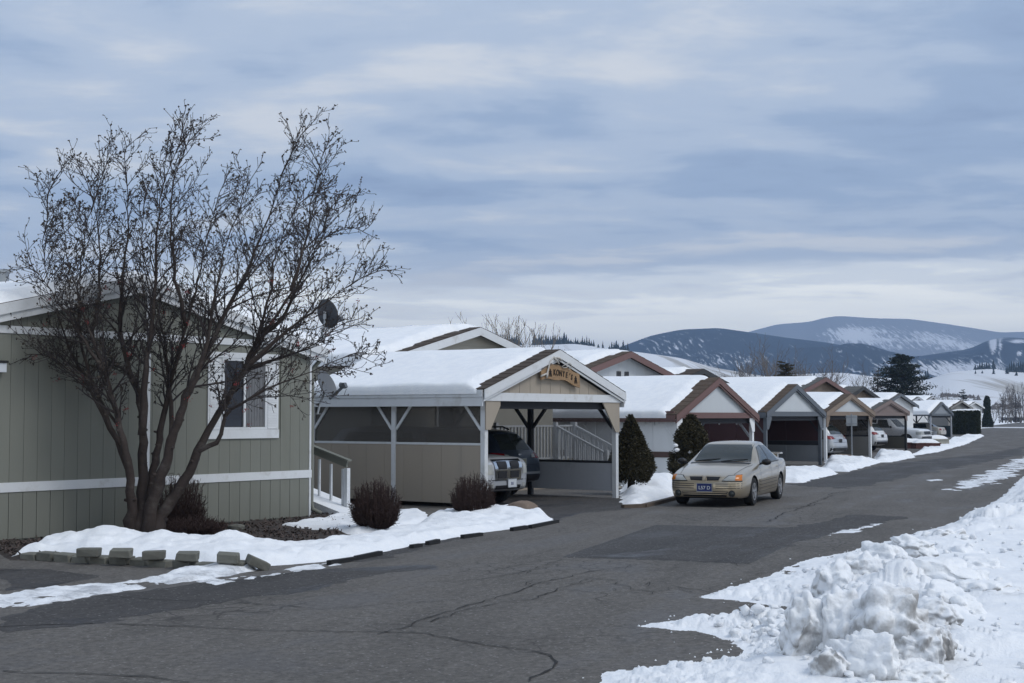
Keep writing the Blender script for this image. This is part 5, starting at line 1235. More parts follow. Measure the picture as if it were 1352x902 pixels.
# heaps along the street
def heap_patch(px_poly, h, seed, lst, label=None):
    return ground_sheet('snow_bed', px_poly, h, 0.35, (0.06, 0.10), seed, M['snow'], 'stuff', rough=0.5, ragged=0.16, extra=heap(lst))
heap_patch([(818, 668), (850, 669), (893, 657), (900, 640), (880, 630), (820, 640)], 0.14, 66, [(840, 655, 0.1, 0.6), (865, 650, 0.25, 0.7), (880, 645, 0.30, 0.9), (850, 645, 0.2, 0.8)])
heap_patch([(1018, 637), (1060, 638), (1108, 625), (1085, 621), (1030, 620), (1000, 625)], 0.16, 67, [(1040, 630, 0.12, 0.7)])
heap_patch([(1084, 622), (1120, 623), (1163, 611), (1150, 608.5), (1120, 607), (1090, 608)], 0.18, 68, [(1100, 614, 0.22, 1.0), (1130, 614, 0.15, 1.0)])
heap_patch([(1150, 611), (1175, 610.5), (1211, 603.5), (1195, 600), (1160, 598)], 0.18, 69, [(1175, 604, 0.2, 1.2)])
heap_patch([(1196, 603), (1220, 600), (1238, 597), (1256, 592), (1275, 587), (1300, 575.5), (1294, 574.2), (1264, 579), (1240, 586), (1210, 597.5)], 0.14, 70, [(1215, 596, 0.12, 1.5), (1240, 588, 0.14, 1.6), (1262, 582, 0.16, 2.0), (1280, 578, 0.16, 2.5)])
sheet('snow_streak', [(1292, 566), (1310, 565), (1352, 565.3), (1400, 565), (1400, 564), (1352, 564), (1310, 563.8), (1292, 564.6)], M['slush'], 0.006)
# timber edge by the evergreens
b = MB(); pts = [G(px, py) for px, py in ((822, 671), (850, 670), (875, 664), (897, 658))]
for a, c in zip(pts[:-1], pts[1:]): b.bar((*a, 0.03), (*c, 0.03), 0.14, 0.09)
tag(b.build('timber_kerb', M['curb']), 'weathered brown timber kerb in front of the snow by the first evergreen', 'kerb')

# concrete blocks that edge the bed
ed = thing('block_edging', (*G(190, 742), 0), 0, 'two-course edging of loose grey concrete blocks along the front of the snowy bed', 'edging')
ex, ey = G(190, 742)
blk = []
for k in range(3):
    bm = bmesh.new(); bmesh.ops.create_cube(bm, size=1.0)
    for v in bm.verts: v.co = Vector((v.co.x * 0.28, v.co.y * 0.20, v.co.z * 0.115)) + Vector((random.uniform(-.014, .014), random.uniform(-.014, .014), random.uniform(-.010, .010)))
    bmesh.ops.bevel(bm, geom=list(bm.edges), offset=0.012, segments=1, affect='EDGES')
    me = bpy.data.meshes.new('block'); bm.to_mesh(me); bm.free(); me.materials.append(M['paver']); blk.append(me)
low = [G(px, py) for px, py in ((30, 738.5), (120, 743), (200, 747), (260, 751), (330, 753))]
lp = []
for a, c in zip(low[:-1], low[1:]):
    a, c = Vector(a), Vector(c); n = max(1, round((c - a).length / 0.33))
    for i in range(n): lp.append((a.lerp(c, (i + .5) / n), math.atan2(c.y - a.y, c.x - a.x)))
for p_, an in lp:
    shared('block', random.choice(blk), ed, (p_.x - ex + random.uniform(-.02, .02), p_.y - ey + random.uniform(-.03, .03), 0.05 + random.uniform(-.014, .008)), (random.uniform(-.03, .03), random.uniform(-.03, .03), an + random.uniform(-.06, .06)))
for px, py, tilt in ((116, 745.5, 0.0), (158, 747.5, 0.02), (202, 749.5, -0.02), (246, 752, 0.02), (300, 754, 0.05)):
    x, y = G(px, py); shared('block', random.choice(blk), ed, (x - ex, y - ey + 0.05, 0.165), (tilt, tilt, random.uniform(-.12, .12)))
x, y = G(340, 753); shared('block', blk[0], ed, (x - ex, y - ey, 0.10), (0.1, 0.45, 0.5))

def rock(name, loc, dims, seed, m, label, cat, rough=0.22, sub=4, facet=0.0, rz=0.0, attr=False, group=None, grime=0.0):
    bm = bmesh.new(); bmesh.ops.create_icosphere(bm, subdivisions=sub, radius=1.0)
    off = Vector((seed * 3.1, seed * 1.7, seed * 0.9)); rn = random.Random(seed)
    pl = [(Vector((rn.uniform(-1, 1), rn.uniform(-1, 1), rn.uniform(-.6, 1))).normalized(), rn.uniform(.62, .9)) for _ in range(7)] if facet else []
    for v in bm.verts:
        p_ = v.co.copy(); k = 1 + rough * mnoise.fractal(p_ * 1.1 + off, 1.0, 2.1, 3) + rough * 0.35 * mnoise.fractal(p_ * 4 + off, 1.0, 2.1, 4)
        p_ = p_ * k
        for nn, d in pl:
            e = p_.dot(nn) - d
            if e > 0: p_ -= nn * e * facet
        if attr:
            q_ = v.co * 1.0 + off; wq = q_ + Vector((mnoise.noise(q_ * 2), mnoise.noise(q_ * 2 + Vector((5, 0, 0))), mnoise.noise(q_ * 2 + Vector((0, 5, 0))))) * .25
            p_ = p_ * (1 + .42 * (.42 - mnoise.voronoi(wq * 1.9)[0][0]) + -.0 + .13 * (.42 - mnoise.voronoi(wq * 4.6)[0][0]) + .05 * (.4 - mnoise.voronoi(wq * 11)[0][0]))
        sq = 0.86
        v.co = Vector([math.copysign(abs(c) ** sq, c) for c in p_])
        v.co = Vector((v.co.x * dims[0], v.co.y * dims[1], v.co.z * dims[2]))
    me = bpy.data.meshes.new(name); bm.to_mesh(me)
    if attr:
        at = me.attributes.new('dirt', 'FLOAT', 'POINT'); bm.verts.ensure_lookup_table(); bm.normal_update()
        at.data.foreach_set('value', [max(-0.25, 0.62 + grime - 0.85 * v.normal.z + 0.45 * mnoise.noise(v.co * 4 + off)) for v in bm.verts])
    bm.free(); me.materials.append(m); me.polygons.foreach_set('use_smooth', [True] * len(me.polygons))
    o = bpy.data.objects.new(name, me); o.location = loc; o.rotation_euler = (0, 0, rz); link(o)
    return tag(o, label, cat, group)
x, y = G(691, 683.5); rock('boulder', (x, y, 0.20), (0.32, 0.17, 0.13), 4, M['rock'], 'long brown rock resting on the snow at the tip of the bed', 'rock', facet=0.7, rz=-0.15)
x, y = G(312, 705); rock('stone', (x, y, 0.10), (0.15, 0.10, 0.07), 6, M['paver'], 'flat grey stone lying on the bark mulch behind the snow', 'rock')
0 and rock('stone', (x, y, 0.08), (0.3, 0.16, 0.10), 8, M['rock'], 'dark flat rock under the lower edge of the blue-grey carport panel', 'rock')
x, y = G(1111, 609.5); rock('stone', (x, y, 0.15), (0.55, 0.25, 0.18), 9, M['rock'], 'brown rock in the snow beside the street sign post', 'rock')

# ------------------------------------------------------------------ the snow bank on the right
edge_px = [(790, 930), (798, 890), (884, 875), (962, 868), (980, 861), (968, 848), (937, 836), (842, 827), (897, 817), (964, 817), (998, 803), (1040, 814), (1046, 801), (1003, 798), (972, 793), (920, 789), (973, 774), (1062, 741), (1150, 722), (1240, 698), (1280, 693), (1291, 682), (1329, 653), (1352, 630), (1400, 606)]
edge = [G(*p) for p in edge_px]
lastx, lasty = edge[-1]
far_edge = [(lastx + math.sin(ST) * t, lasty + math.cos(ST) * t) for t in (60, 180, 420)]
bank_poly = edge + far_edge + [(far_edge[-1][0] + 60, far_edge[-1][1]), (90, 60), (40, 8), (1, 8)]
def lumps(X, Y, s, seed):
    wx = X + 0.10 * fbm(X * 2.3, Y * 2.3, seed + 1, 3); wy = Y + 0.10 * fbm(X * 2.3, Y * 2.3, seed + 2, 3)
    d1, d2, c = cells(wx / s, wy / s, seed)
    return np.clip(1 - (d1 / 0.80) ** 2, 0, 1) ** 0.7 * (0.35 + 0.9 * c)
def bank_height(X, Y):
    s = sdist(X, Y, bank_poly) + 0.13 * fbm(X * 3.5, Y * 2.2, 91, 6, 0.68)
    dist = np.hypot(X, Y)
    k = sm(s / 0.35); k2 = sm((s - 0.15) / 1.2)
    base = 0.045 * k + 0.13 * k2
    # ploughed windrow that follows the edge further up the road
    row = np.exp(-((s - 1.5) / 1.0) ** 2) * sm((Y - 20) / 6)
    rough_ = 0.30 * lumps(X, Y, 0.75, 5) + 0.14 * lumps(X, Y, 0.30, 6) * (dist < 45) + 0.06 * lumps(X, Y, 0.13, 8) * (dist < 20)
    Z = base + row * (0.12 + rough_ * 0.8) + 0.10 * k2 * fbm(X * 0.9, Y * 0.6, 92, 5) + 0.05 * k2 * lumps(X, Y, 1.1, 9)
    env = 0 * X
    for px, py, rx, ry, h in ((1072, 860, .34, .6, .30), (1130, 880, .48, .55, .22), (1190, 872, .36, .50, .18), (1130, 800, .45, .42, .24), (1120, 785, .42, .65, .40), (1170, 782, .55, .65, .44), (1225, 775, .55, .60, .36), (1100, 778, .30, .45, .28), (1215, 815, .45, .55, .24), (1290, 865, .40, .5, .14), (1310, 790, .6, .6, .16), (1000, 822, .28, .30, .10), (1012, 806, .18, .2, .07)):
        x, y = G(px, min(py + 22, 940)); env = np.maximum(env, h * np.exp(-(np.abs((X - x) / rx) ** 2.6) - np.abs((Y - y) / ry) ** 2.6))
    lp_ = 0.62 * lumps(X, Y, 0.42, 15) + 0.30 * lumps(X, Y, 0.19, 16) + 0.13 * lumps(X, Y, 0.085, 17)
    Z += env * k2 ** 0.5 * (0.22 + lp_ * 0.62) + 0.02 * np.minimum(1, env * 6) * fbm(X * 9, Y * 9, 18, 3)
    # scraped, patchy slush along the near edge
    sh = np.exp(-(s / 1.0) ** 2) * (dist < 30)
    Z += 0.045 * k * sh * (lumps(X, Y, 0.12, 21) - 0.3) * (dist < 18) + sh * k * 0.16 * np.minimum(0, fbm(X * 2.6, Y * 0.9, 22, 6, 0.65) + 0.03) * (env < 0.05)
    crumbs = 0.05 * k * np.exp(-((s - 0.35) / 0.4) ** 2) * np.clip(lumps(X, Y, 0.16, 23) - 0.35, 0, 1) * (dist < 16)
    Z = np.where(s < 0, np.maximum(s, -0.3) * 0.4, Z + crumbs) + 0.002
    dirt = np.where(env > 0.02, 0.30 * np.clip(env * 3, 0, 1), -0.22) + 0.30 * np.exp(-(s / 0.25) ** 2) * (env < .05) - 0.05
    return Z, dirt, s
pxs = np.arange(770, 1570, 1.5); rr = 9.4 * np.exp(np.arange(0, math.log(62 / 9.4), 0.0036))
PX, RR = np.meshgrid(pxs, rr); BX, BY = (PX - 676) / F * RR, RR
BZ, BD, BS = bank_height(BX, BY)
o = grid_mesh('snow_bank', BX, BY, BZ, BZ > -0.02, M['bank'], {'dirt': BD}); tag(o, kind='structure')
pxs = np.arange(1150, 1700, 3.0); rr = 60 * np.exp(np.arange(0, math.log(430 / 60), 0.012))
PX, RR = np.meshgrid(pxs, rr); BX, BY = (PX - 676) / F * RR, RR
BZ, BD, BS = bank_height(BX, BY)
o = grid_mesh('snow_bank', BX, BY, BZ - 0.01, BZ > -0.02, M['bank'], {'dirt': BD}); tag(o, kind='structure')
chunks = [
    (1172, 846, 10.5, (.33, .28, .38), 'big dirty block of ploughed snow at the front of the bank', 31), (1118, 850, 10.7, (.24, .24, .36), 'tall pitted snow clump just left of the big dirty block', 49), (1146, 884, 10.1, (.30, .20, .26), 'dirty low face of snow under the big dirty block', 50),
    (1214, 868, 10.3, (.19, .2, .26), 'grey snow clump leaning on the right side of the big dirty block', 51), (1270, 745, 19.0, (.40, .35, .24), 'white snow clump right behind the rear heap', 52), (1300, 716, 23.0, (.5, .4, .25), 'white snow clump farther up the bank, in its middle', 53),
    (1252, 716, 21.5, (.4, .3, .24), 'white snow clump by the road edge behind the rear heap', 54), (1322, 690, 27.0, (.5, .4, .3), 'white snow clump far up the bank near the picture edge', 55), (1296, 758, 17.5, (.35, .3, .2), 'low white clump on the smooth snow right of the rear heap', 56),
    (1250, 806, 13.4, (.34, .3, .24), 'smooth white clump right of the wedge, below the flat-faced block', 57), (1276, 776, 15.8, (.34, .3, .22), 'smooth white clump touching the right side of the flat-faced block', 58),
    (1066, 842, 10.8, (.20, .22, .30), 'pitted snow lump left of the big dirty snow block', 32),
    (1243, 856, 10.7, (.12, .13, .20), 'small upright dirty snow chunk right of the big dirty block', 33), (1288, 853, 11.4, (.21, .19, .14), 'dirty rounded snow chunk alone on the smooth snow at the right', 34),
    (1206, 726, 17.2, (.28, .24, .16), 'rounded snow chunk on top of the rear snow heap', 35), (1192, 806, 11.8, (.30, .12, .10), 'thin tilted snow slab behind the big dirty block', 36),
    (1232, 818, 11.7, (.26, .20, .18), 'wedge of snow between the front and the rear heap', 37), (1238, 770, 15.2, (.48, .34, .32), 'large flat-faced snow block at the right end of the rear heap', 38),
    (1138, 762, 15.6, (.27, .25, .26), 'rounded snow lump in the middle of the rear heap', 39), (1102, 772, 15.3, (.26, .22, .24), 'snow lump at the left end of the rear heap', 40),
    (1172, 750, 16.2, (.36, .28, .28), 'broad snow lump at the crest of the rear heap', 41), (1096, 893, 10.1, (.17, .16, .22), 'dirty snow lump at the lower edge, left of the big block', 42),
    (1214, 900, 10.0, (.20, .18, .15), 'snow lump at the lower edge, right of the big block', 43), (1100, 808, 11.5, (.19, .16, .17), 'small snow lump resting behind the top of the big block', 44),
    (1128, 786, 14.9, (.18, .14, .14), 'small lump low in front of the rear heap', 45), (1184, 778, 15.0, (.24, .18, .18), 'pale lump low on the front of the rear heap beside the flat-faced block', 46),
    (1302, 784, 14.6, (.40, .34, .16), 'smooth rounded snow hump right of the rear heap', 47), (1044, 862, 10.9, (.13, .13, .14), 'small lump at the left foot of the front heap', 48)]
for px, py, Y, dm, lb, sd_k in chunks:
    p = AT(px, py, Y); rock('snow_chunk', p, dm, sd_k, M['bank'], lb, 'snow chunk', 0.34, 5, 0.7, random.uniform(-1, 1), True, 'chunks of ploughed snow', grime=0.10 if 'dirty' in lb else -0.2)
rub = MB(); _w = random.Random(77)
for i in range(520):
    cx_, cy_, Yr, sp_ = _w.choice(((1150, 850, 10.7, .7), (1090, 835, 11.3, .6), (1170, 770, 15.6, 1.0), (1215, 800, 13.2, .8), (1010, 812, 13.2, .5), (1230, 700, 20.0, 2.0), (1300, 670, 26.0, 2.5)))
    x = (cx_ - 676) / F * Yr + _w.gauss(0, sp_ * .6); y = Yr + _w.gauss(0, sp_); r = min(.06, abs(_w.gauss(.008, .020)) + .010)
    z_, _, s_ = bank_height(np.array([x]), np.array([y]))
    if s_[0] < 0.12: continue
    bm = bmesh.new(); bmesh.ops.create_icosphere(bm, subdivisions=2, radius=r)
    o_ = Vector((i * 1.7, i * .9, 0)); base_ = len(rub.v)
    for v in bm.verts:
        v.co = v.co * (1 + .9 * mnoise.noise(v.co / r * 1.0 + o_) + .5 * mnoise.noise(v.co / r * 2.2 + o_)); rub.v.append((x + v.co.x, y + v.co.y, float(z_[0]) + r * .45 + v.co.z * .8))
    for f in bm.faces: rub.f.append(tuple(base_ + v.index for v in f.verts)); rub.m.append(0)
    bm.free()
tag(rub.build('snow_rubble', M['bank'], smooth=True), kind='stuff')
# crumbs of snow broken off onto the asphalt
cb2 = MB(); _q = random.Random(12)
for i in range(130):
    a = _q.random(); j = _q.randint(1, 18); e0, e1 = edge[j], edge[j + 1]
    x = e0[0] + (e1[0] - e0[0]) * a + _q.gauss(-0.02, 0.14); y = e0[1] + (e1[1] - e0[1]) * a + _q.gauss(0, 0.2); r = _q.uniform(.004, .015)
    cb2.add([(x + r * _q.uniform(.7, 1.3) * math.cos(t * 1.2566), y + r * _q.uniform(.7, 1.3) * math.sin(t * 1.2566), 0.002) for t in range(5)] + [(x + _q.uniform(-.4, .4) * r, y, r * _q.uniform(.8, 1.5))], [(t, (t + 1) % 5, 5) for t in range(5)])
tag(cb2.build('snow_crumbs', M['snow']), kind='stuff')
# icy film left on the road further up
ground_sheet('ice_film', [(1255, 648), (1275, 634), (1320, 616), (1352, 602), (1400, 588), (1400, 600), (1352, 620), (1310, 640), (1280, 646)], 0.012, 0.3, (0.06, 0.12), 81, M['slush'], rough=0.5, ragged=0.5, rscale=0.9, holes=0.05)
ground_sheet('ice_film', [(1085, 706), (1110, 698), (1165, 686), (1172, 689), (1130, 702), (1095, 708)], 0.008, 0.2, (0.04, 0.08), 82, M['slush'], rough=0.5, ragged=0.22, rscale=1.5, holes=0.03)
ground_sheet('ice_film', [(1222, 634), (1240, 632), (1245, 634), (1228, 636)], 0.006, 0.1, (0.05, 0.1), 83, M['slush'], rough=0.5, ragged=0.1, rscale=1.5)

# ------------------------------------------------------------------ the bare rowan in front of the near home
rt = thing('rowan_tree', (-6.0, 23.3, 0), 0, 'bare multi-stemmed rowan tree with a few red berries in front of the grey-green home', 'tree')
RB = Vector((-6.0, 23.3, 0))
stems = [   # px, py along the stem, depth drift at the tip, base radius
    ([(172, 712), (174, 662), (168, 608), (160, 570), (150, 532), (138, 492), (122, 448), (104, 398), (90, 345), (84, 300), (80, 262)], -0.7, .105),
    ([(184, 712), (188, 632), (188, 571), (184, 533), (168, 476), (159, 436), (160, 380), (168, 320), (170, 260), (166, 205), (164, 168)], 0.5, .115),
    ([(187, 575), (192, 500), (198, 448), (205, 380), (207, 310), (215, 250), (236, 190), (252, 135)], -0.4, .075),
    ([(194, 712), (197, 648), (207, 600), (214, 560), (226, 500), (246, 430), (262, 370), (274, 310), (290, 255), (312, 205)], 0.9, .095),
    ([(196, 714), (200, 668), (218, 616), (230, 570), (246, 524), (272, 468), (300, 410), (330, 345), (352, 290), (374, 230), (398, 178), (430, 146)], -0.3, .125),
    ([(205, 714), (212, 682), (241, 638), (268, 582), (298, 532), (325, 486), (350, 440), (384, 384), (412, 330), (436, 280), (466, 232)], 0.6, .120),
    ([(262, 596), (290, 580), (297, 550), (320, 532), (352, 514), (392, 498), (430, 482), (470, 466), (492, 470)], -0.9, .050),
    ([(325, 486), (362, 452), (400, 420), (436, 396), (470, 372), (502, 358), (530, 357)], -0.3, .050),
    ([(138, 492), (118, 462), (96, 428), (72, 392), (52, 362), (34, 345)], -0.8, .042),
    ([(246, 430), (232, 370), (226, 300), (230, 240), (248, 190), (275, 160)], 0.2, .045),
    ([(246, 524), (262, 490), (276, 440), (286, 380), (300, 320), (322, 260), (330, 215)], -0.8, .055),
    ([(350, 440), (372, 420), (402, 360), (424, 320), (458, 300), (492, 312)], 0.9, .045),
    ([(172, 628), (146, 566), (112, 500), (86, 444), (66, 384), (58, 322), (66, 258), (84, 222)], 0.1, .045),
    ([(168, 608), (128, 520), (104, 440), (106, 360), (118, 290), (140, 220), (150, 178)], -0.2, .05),
    ([(160, 570), (146, 548), (120, 512), (92, 488), (60, 470), (32, 468)], -0.6, .034),
    ([(122, 448), (128, 400), (132, 340), (126, 280), (110, 230), (88, 208)], 0.5, .040),
    ([(384, 384), (402, 330), (412, 270), (424, 210), (438, 190)], -0.5, .035),
    ([(298, 532), (330, 470), (352, 400), (366, 330), (398, 268), (440, 238)], 0.3, .055),
    ([(325, 486), (380, 470), (420, 452), (452, 428), (480, 420)], 0.6, .038),
    ([(218, 616), (226, 560), (222, 500), (214, 430), (190, 350), (190, 280), (200, 220)], 0.8, .055)]
trunk = MB(); twigs = MB(); buds = MB(); berries = MB(); fine = MB()
rb = random.Random(99)
def bud(p, d, s=1.0):
    for k in range(rb.choice((1, 1, 1, 2))):
        a = Vector((rb.gauss(0, 1), rb.gauss(0, 1), rb.gauss(0.2, 1))).normalized(); l_ = rb.uniform(.018, .046) * s
        n = a.cross(Vector((rb.gauss(0, 1), rb.gauss(0, 1), rb.gauss(0, 1))))
        if n.length < 1e-3: continue
        n = n.normalized() * l_ * 0.38
        buds.add([p, p + a * l_ * .5 + n, p + a * l_, p + a * l_ * .5 - n], [(0, 1, 2, 3)])
def berry_bunch(p):
    for k in range(rb.randint(6, 14)):
        c = p + Vector((rb.gauss(0, .025), rb.gauss(0, .025), rb.gauss(-.02, .02))); r = .0085
        berries.add([c + Vector(v) * r for v in ((1, 0, 0), (-1, 0, 0), (0, 1, 0), (0, -1, 0), (0, 0, 1), (0, 0, -1))], [(0, 2, 4), (2, 1, 4), (1, 3, 4), (3, 0, 4), (2, 0, 5), (1, 2, 5), (3, 1, 5), (0, 3, 5)])
def grow(p, d, ln, r, lev):
    n = max(3, int(ln / (0.16 if lev == 1 else 0.11))); seg = ln / n; pts = [p.copy()]; q = p.copy(); d = d.normalized()
    bend = Vector((rb.gauss(0.03, .10), rb.gauss(0, .10), 0.075 if lev < 3 else 0.05))
    for i in range(n):
        d = (d + bend * 0.6 + Vector((rb.gauss(0, .10), rb.gauss(0, .10), rb.gauss(0, .08)))).normalized()
        q = q + d * seg; pts.append(q.copy())
    rad = [max(0.0042, r * (1 - 0.75 * i / n)) for i in range(n + 1)]
    (twigs if lev == 1 else fine).tube(pts, rad, 5 if lev == 1 else 3, cap=False)
    if lev <= 2:
        cn = (0.12 if lev == 1 else 0.115)
        s_ = ln * 0.16
        while s_ < ln * 0.97:
            i = min(n - 1, int(s_ / seg)); pp = pts[i].lerp(pts[i + 1], s_ / seg - i); t = (pts[i + 1] - pts[i]).normalized()
            a = t.cross(Vector((rb.gauss(0, 1), rb.gauss(0, 1), rb.gauss(0, 1)))).normalized()
            an = rb.uniform(.5, 1.05); dd = t * math.cos(an) + a * math.sin(an) + Vector((0, 0, 0.18))
            l2 = (ln * rb.uniform(.28, .55) * (1 - 0.45 * s_ / ln)) if lev == 1 else rb.uniform(.05, .22)
            if lev == 1: grow(pp, dd, max(.22, l2), max(.0055, r * .5), 2)
            else: grow(pp, dd, l2, .0050, 3)
            s_ += cn * rb.uniform(.6, 1.5)
    if lev == 3:
        bud(pts[-1], d)
        if rb.random() < .2: bud(pts[len(pts) // 2], d)
        if rb.random() < 0.011 and pts[-1].z < 4.2: berry_bunch(pts[-1])
    else:
        for k in range(2): bud(pts[-1], d, 1.2)
        for pt_ in pts[1:]:
            if rb.random() < .14: bud(pt_, d)
for pl, drift, r0 in stems:
    m_ = len(pl); P = []
    for i, (px, py) in enumerate(pl):
        f = (712 - py) / 590.0
        P.append(AT(px, py, 23.3 + drift * 1.5 * max(0, f) ** 0.9) - RB)
    P = [Vector(v) for v in cr([tuple(v) for v in P], 4)]; P = P[:max(6, int(len(P) * .955))]
    n = len(P); acc = [0]
    for i in range(1, n): acc.append(acc[-1] + (P[i] - P[i - 1]).length)
    tot = acc[-1]
    rad = [max(.007, r0 * .90 * (1 - acc[i] / tot) ** 1.5 * (1.25 if acc[i] < .35 and r0 > .09 else 1.0) * rb.uniform(.92, 1.08)) for i in range(n)]
    for i in range(1, n - 1): P[i] = P[i] + Vector((rb.gauss(0, .014), rb.gauss(0, .014), 0))
    trunk.tube(P, rad, 9)
    # knots and stubs low on the stems
    if r0 > .09:
        for k in range(7):
            i = rb.randint(3, n // 3); a = Vector((rb.gauss(0, 1), rb.gauss(0, 1), .4)).normalized()
            trunk.tube([P[i], P[i] + a * (rad[i] + rb.uniform(.01, .05))], [rad[i] * .55, rad[i] * .28], 6)
    s_ = tot * (0.34 if r0 > .09 else 0.22)
    while s_ < tot * 0.985:
        i = 0
        while i < n - 2 and acc[i + 1] < s_: i += 1
        pp = P[i].lerp(P[i + 1], (s_ - acc[i]) / max(1e-6, acc[i + 1] - acc[i])); t = (P[i + 1] - P[i]).normalized()
        a = t.cross(Vector((rb.gauss(0, 1), rb.gauss(0, 1), rb.gauss(0, 1)))).normalized()
        an = rb.uniform(.45, 1.05); dd = t * math.cos(an) + a * math.sin(an) + Vector((0, 0, 0.12))
        left_ = (tot - s_) / tot
        grow(pp, dd, rb.uniform(.42, 1.20) * (0.45 + 0.55 * min(1, left_ * 2.0)) * (1.0 if pp.z > 2.2 else .8), max(.008, min(.022, rad[i] * .5)), 1)
        s_ += rb.uniform(.07, .165)
    grow(P[-1], (P[-1] - P[-2]), .20, .007, 2)
trunk.build('trunk', M['bark'], rt, smooth=True)
tag(twigs.build('crown', M['twig'], rt, smooth=True), kind='stuff')
tag(fine.build('twigs', M['twig'], rt), kind='stuff')
tag(buds.build('withered_leaves', M['bud'], rt), kind='stuff')
for _ in range(26):
    px, py = rb.uniform(55, 400), rb.uniform(415, 560)
    if px > 220 or rb.random() < .45: berry_bunch(AT(px, py, 23.0 + rb.uniform(-.8, .8)) - RB)
tag(berries.build('berries', M['berry'], rt), kind='stuff')

# ------------------------------------------------------------------ round bushes
def bush(px, py, Y, rx, h, n, label, spread=1.0, seed=1, m='barberry'):
    x, y = (px - 676) / F * Y, Y
    t = thing('bush', (x, y, 0.06), 0, label, 'bush'); r = random.Random(seed)
    b = MB(); b2 = MB()
    for i in range(n):
        u = r.uniform(0, 6.283); cz = r.uniform(-0.62, 1.0) ; rr_ = math.sqrt(max(0, 1 - cz * cz)); k = r.uniform(.80, 1.06)
        e = Vector((rx * rr_ * math.cos(u) * k, rx * rr_ * math.sin(u) * k, h * .48 + h * .50 * cz * k + (0.10 * h * r.random() if cz > .5 else 0)))
        s_ = Vector((e.x * .34 + r.gauss(0, .03), e.y * .34 + r.gauss(0, .03), 0))
        c = Vector((e.x * .95, e.y * .95, max(.05, e.z * .36)))
        P = []
        for j in range(5):
            f = j / 4; P.append(s_ * (1 - f) ** 2 + c * 2 * f * (1 - f) + e * f * f + Vector((r.gauss(0, .008), r.gauss(0, .008), r.gauss(0, .008))))
        b.tube(P, [.0065, .006, .005, .004, .003], 3, cap=False)
        for j in range(7):
            f = r.uniform(.35, 1.0); i0 = min(3, int(f * 4)); p_ = P[i0].lerp(P[i0 + 1], f * 4 - i0)
            d = (P[i0 + 1] - P[i0]).normalized() + Vector((r.gauss(0, .8), r.gauss(0, .8), r.gauss(.1, .6)))
            q = p_ + d.normalized() * r.uniform(.03, .11)
            b2.tube([p_, q], [.004, .0025], 3, cap=False)
            if r.random() < .75:
                a = Vector((r.gauss(0, 1), r.gauss(0, 1), r.gauss(0, 1))).normalized() * r.uniform(.008, .017); c2 = Vector((-a.y, a.x, a.z * .3))
                b2.add([q - a, q + c2 * .6, q + a, q - c2 * .6], [(0, 1, 2, 3)])
    b.build('stems', M[m], t); tag(b2.build('twigs', M[m], t), kind='stuff')
    return t
bush(497, 702, 24.9, .43, .80, 620, 'round clipped brown bush in the snow in front of the half wall, near the ramp', seed=3)
bush(625, 684, 28.2, .43, .76, 560, 'round clipped brown bush beside the silver vehicle, next to the brown rock', seed=4)
bush(238, 700, 24.55, .46, .92, 420, 'leggy brown bush growing behind the foot of the rowan tree', seed=5)
bush(250, 712, 23.9, .62, .26, 420, 'low spreading brown ground shrub beside the rowan tree foot', seed=6)

# ------------------------------------------------------------------ evergreens
def sprays(b, pts, r, l0, l1, wd, out=None):
    for p_ in pts:
        d = Vector((r.gauss(0, 1), r.gauss(0, 1), r.gauss(.35, .8)))
        if out is not None: d += out(p_) * 1.2
        d.normalize(); n = d.cross(Vector((r.gauss(0, 1), r.gauss(0, 1), r.gauss(0, 1))))
        if n.length < 1e-4: continue
        l_ = r.uniform(l0, l1); n = n.normalized() * l_ * wd
        b.add([p_ - d * l_ * .3, p_ + n, p_ + d * l_ * .7, p_ - n], [(0, 1, 2, 3)])
def evergreen(name, loc, h, prof, trunk_h, tr, n, m, label, cat, seed, l0=.03, l1=.08, wd=.3, lump=.16, group=None, boxy=None, kind=None):
    """prof(f) gives the crown radius at the fraction f of its height"""
    t = thing(name, loc, 0, label, cat, group); r = random.Random(seed); b = MB(); pts = []
    ch_ = h - trunk_h
    for i in range(n):
        f = r.random() ** 1.15; u = r.uniform(0, 6.283)
        rad = prof(f) * (1 + lump * (mnoise.noise(Vector((math.cos(u) * 2.1 + seed, math.sin(u) * 2.1, f * h * 2.2))) + 0.6 * mnoise.noise(Vector((math.cos(u) * 6 + seed, math.sin(u) * 6, f * h * 6)))))
        k = 1 - 0.32 * r.random() ** 2.2
        x, y = math.cos(u), math.sin(u)
        if boxy: q = max(abs(x) / boxy[0], abs(y) / boxy[1]); x, y = x / q, y / q
        pts.append(Vector((x * rad * k, y * rad * k, trunk_h + f * ch_ + r.gauss(0, .015 * h))))
    sprays(b, pts, r, l0, l1, wd, lambda p_: Vector((p_.x, p_.y, 0)).normalized() if p_.x or p_.y else Vector((0, 0, 1)))
    # a dark inner body so that gaps read deep
    core = MB(); core.lathe([(0.001, trunk_h + .02)] + [(prof(f) * .70, trunk_h + f * ch_) for f in (.04, .2, .4, .6, .8, .93)] + [(0.001, trunk_h + ch_ * .98)], 14, lambda a, c, hh: (a * (boxy[0] if boxy else 1), c * (boxy[1] if boxy else 1), hh))
    tk = MB(); tk.tube([(0, 0, -.05), (0.01, 0, trunk_h * .6), (0, 0.01, trunk_h + .2 * ch_)], [tr * 1.25, tr, tr * .8], 8); tk.build('trunk', M['bark'], t, smooth=True)
    fo = b.build('crown', m, t); tag(fo, kind='stuff')
    core.build('inner_crown', m, fo, smooth=True)
    return t
x, y = G(833, 653)
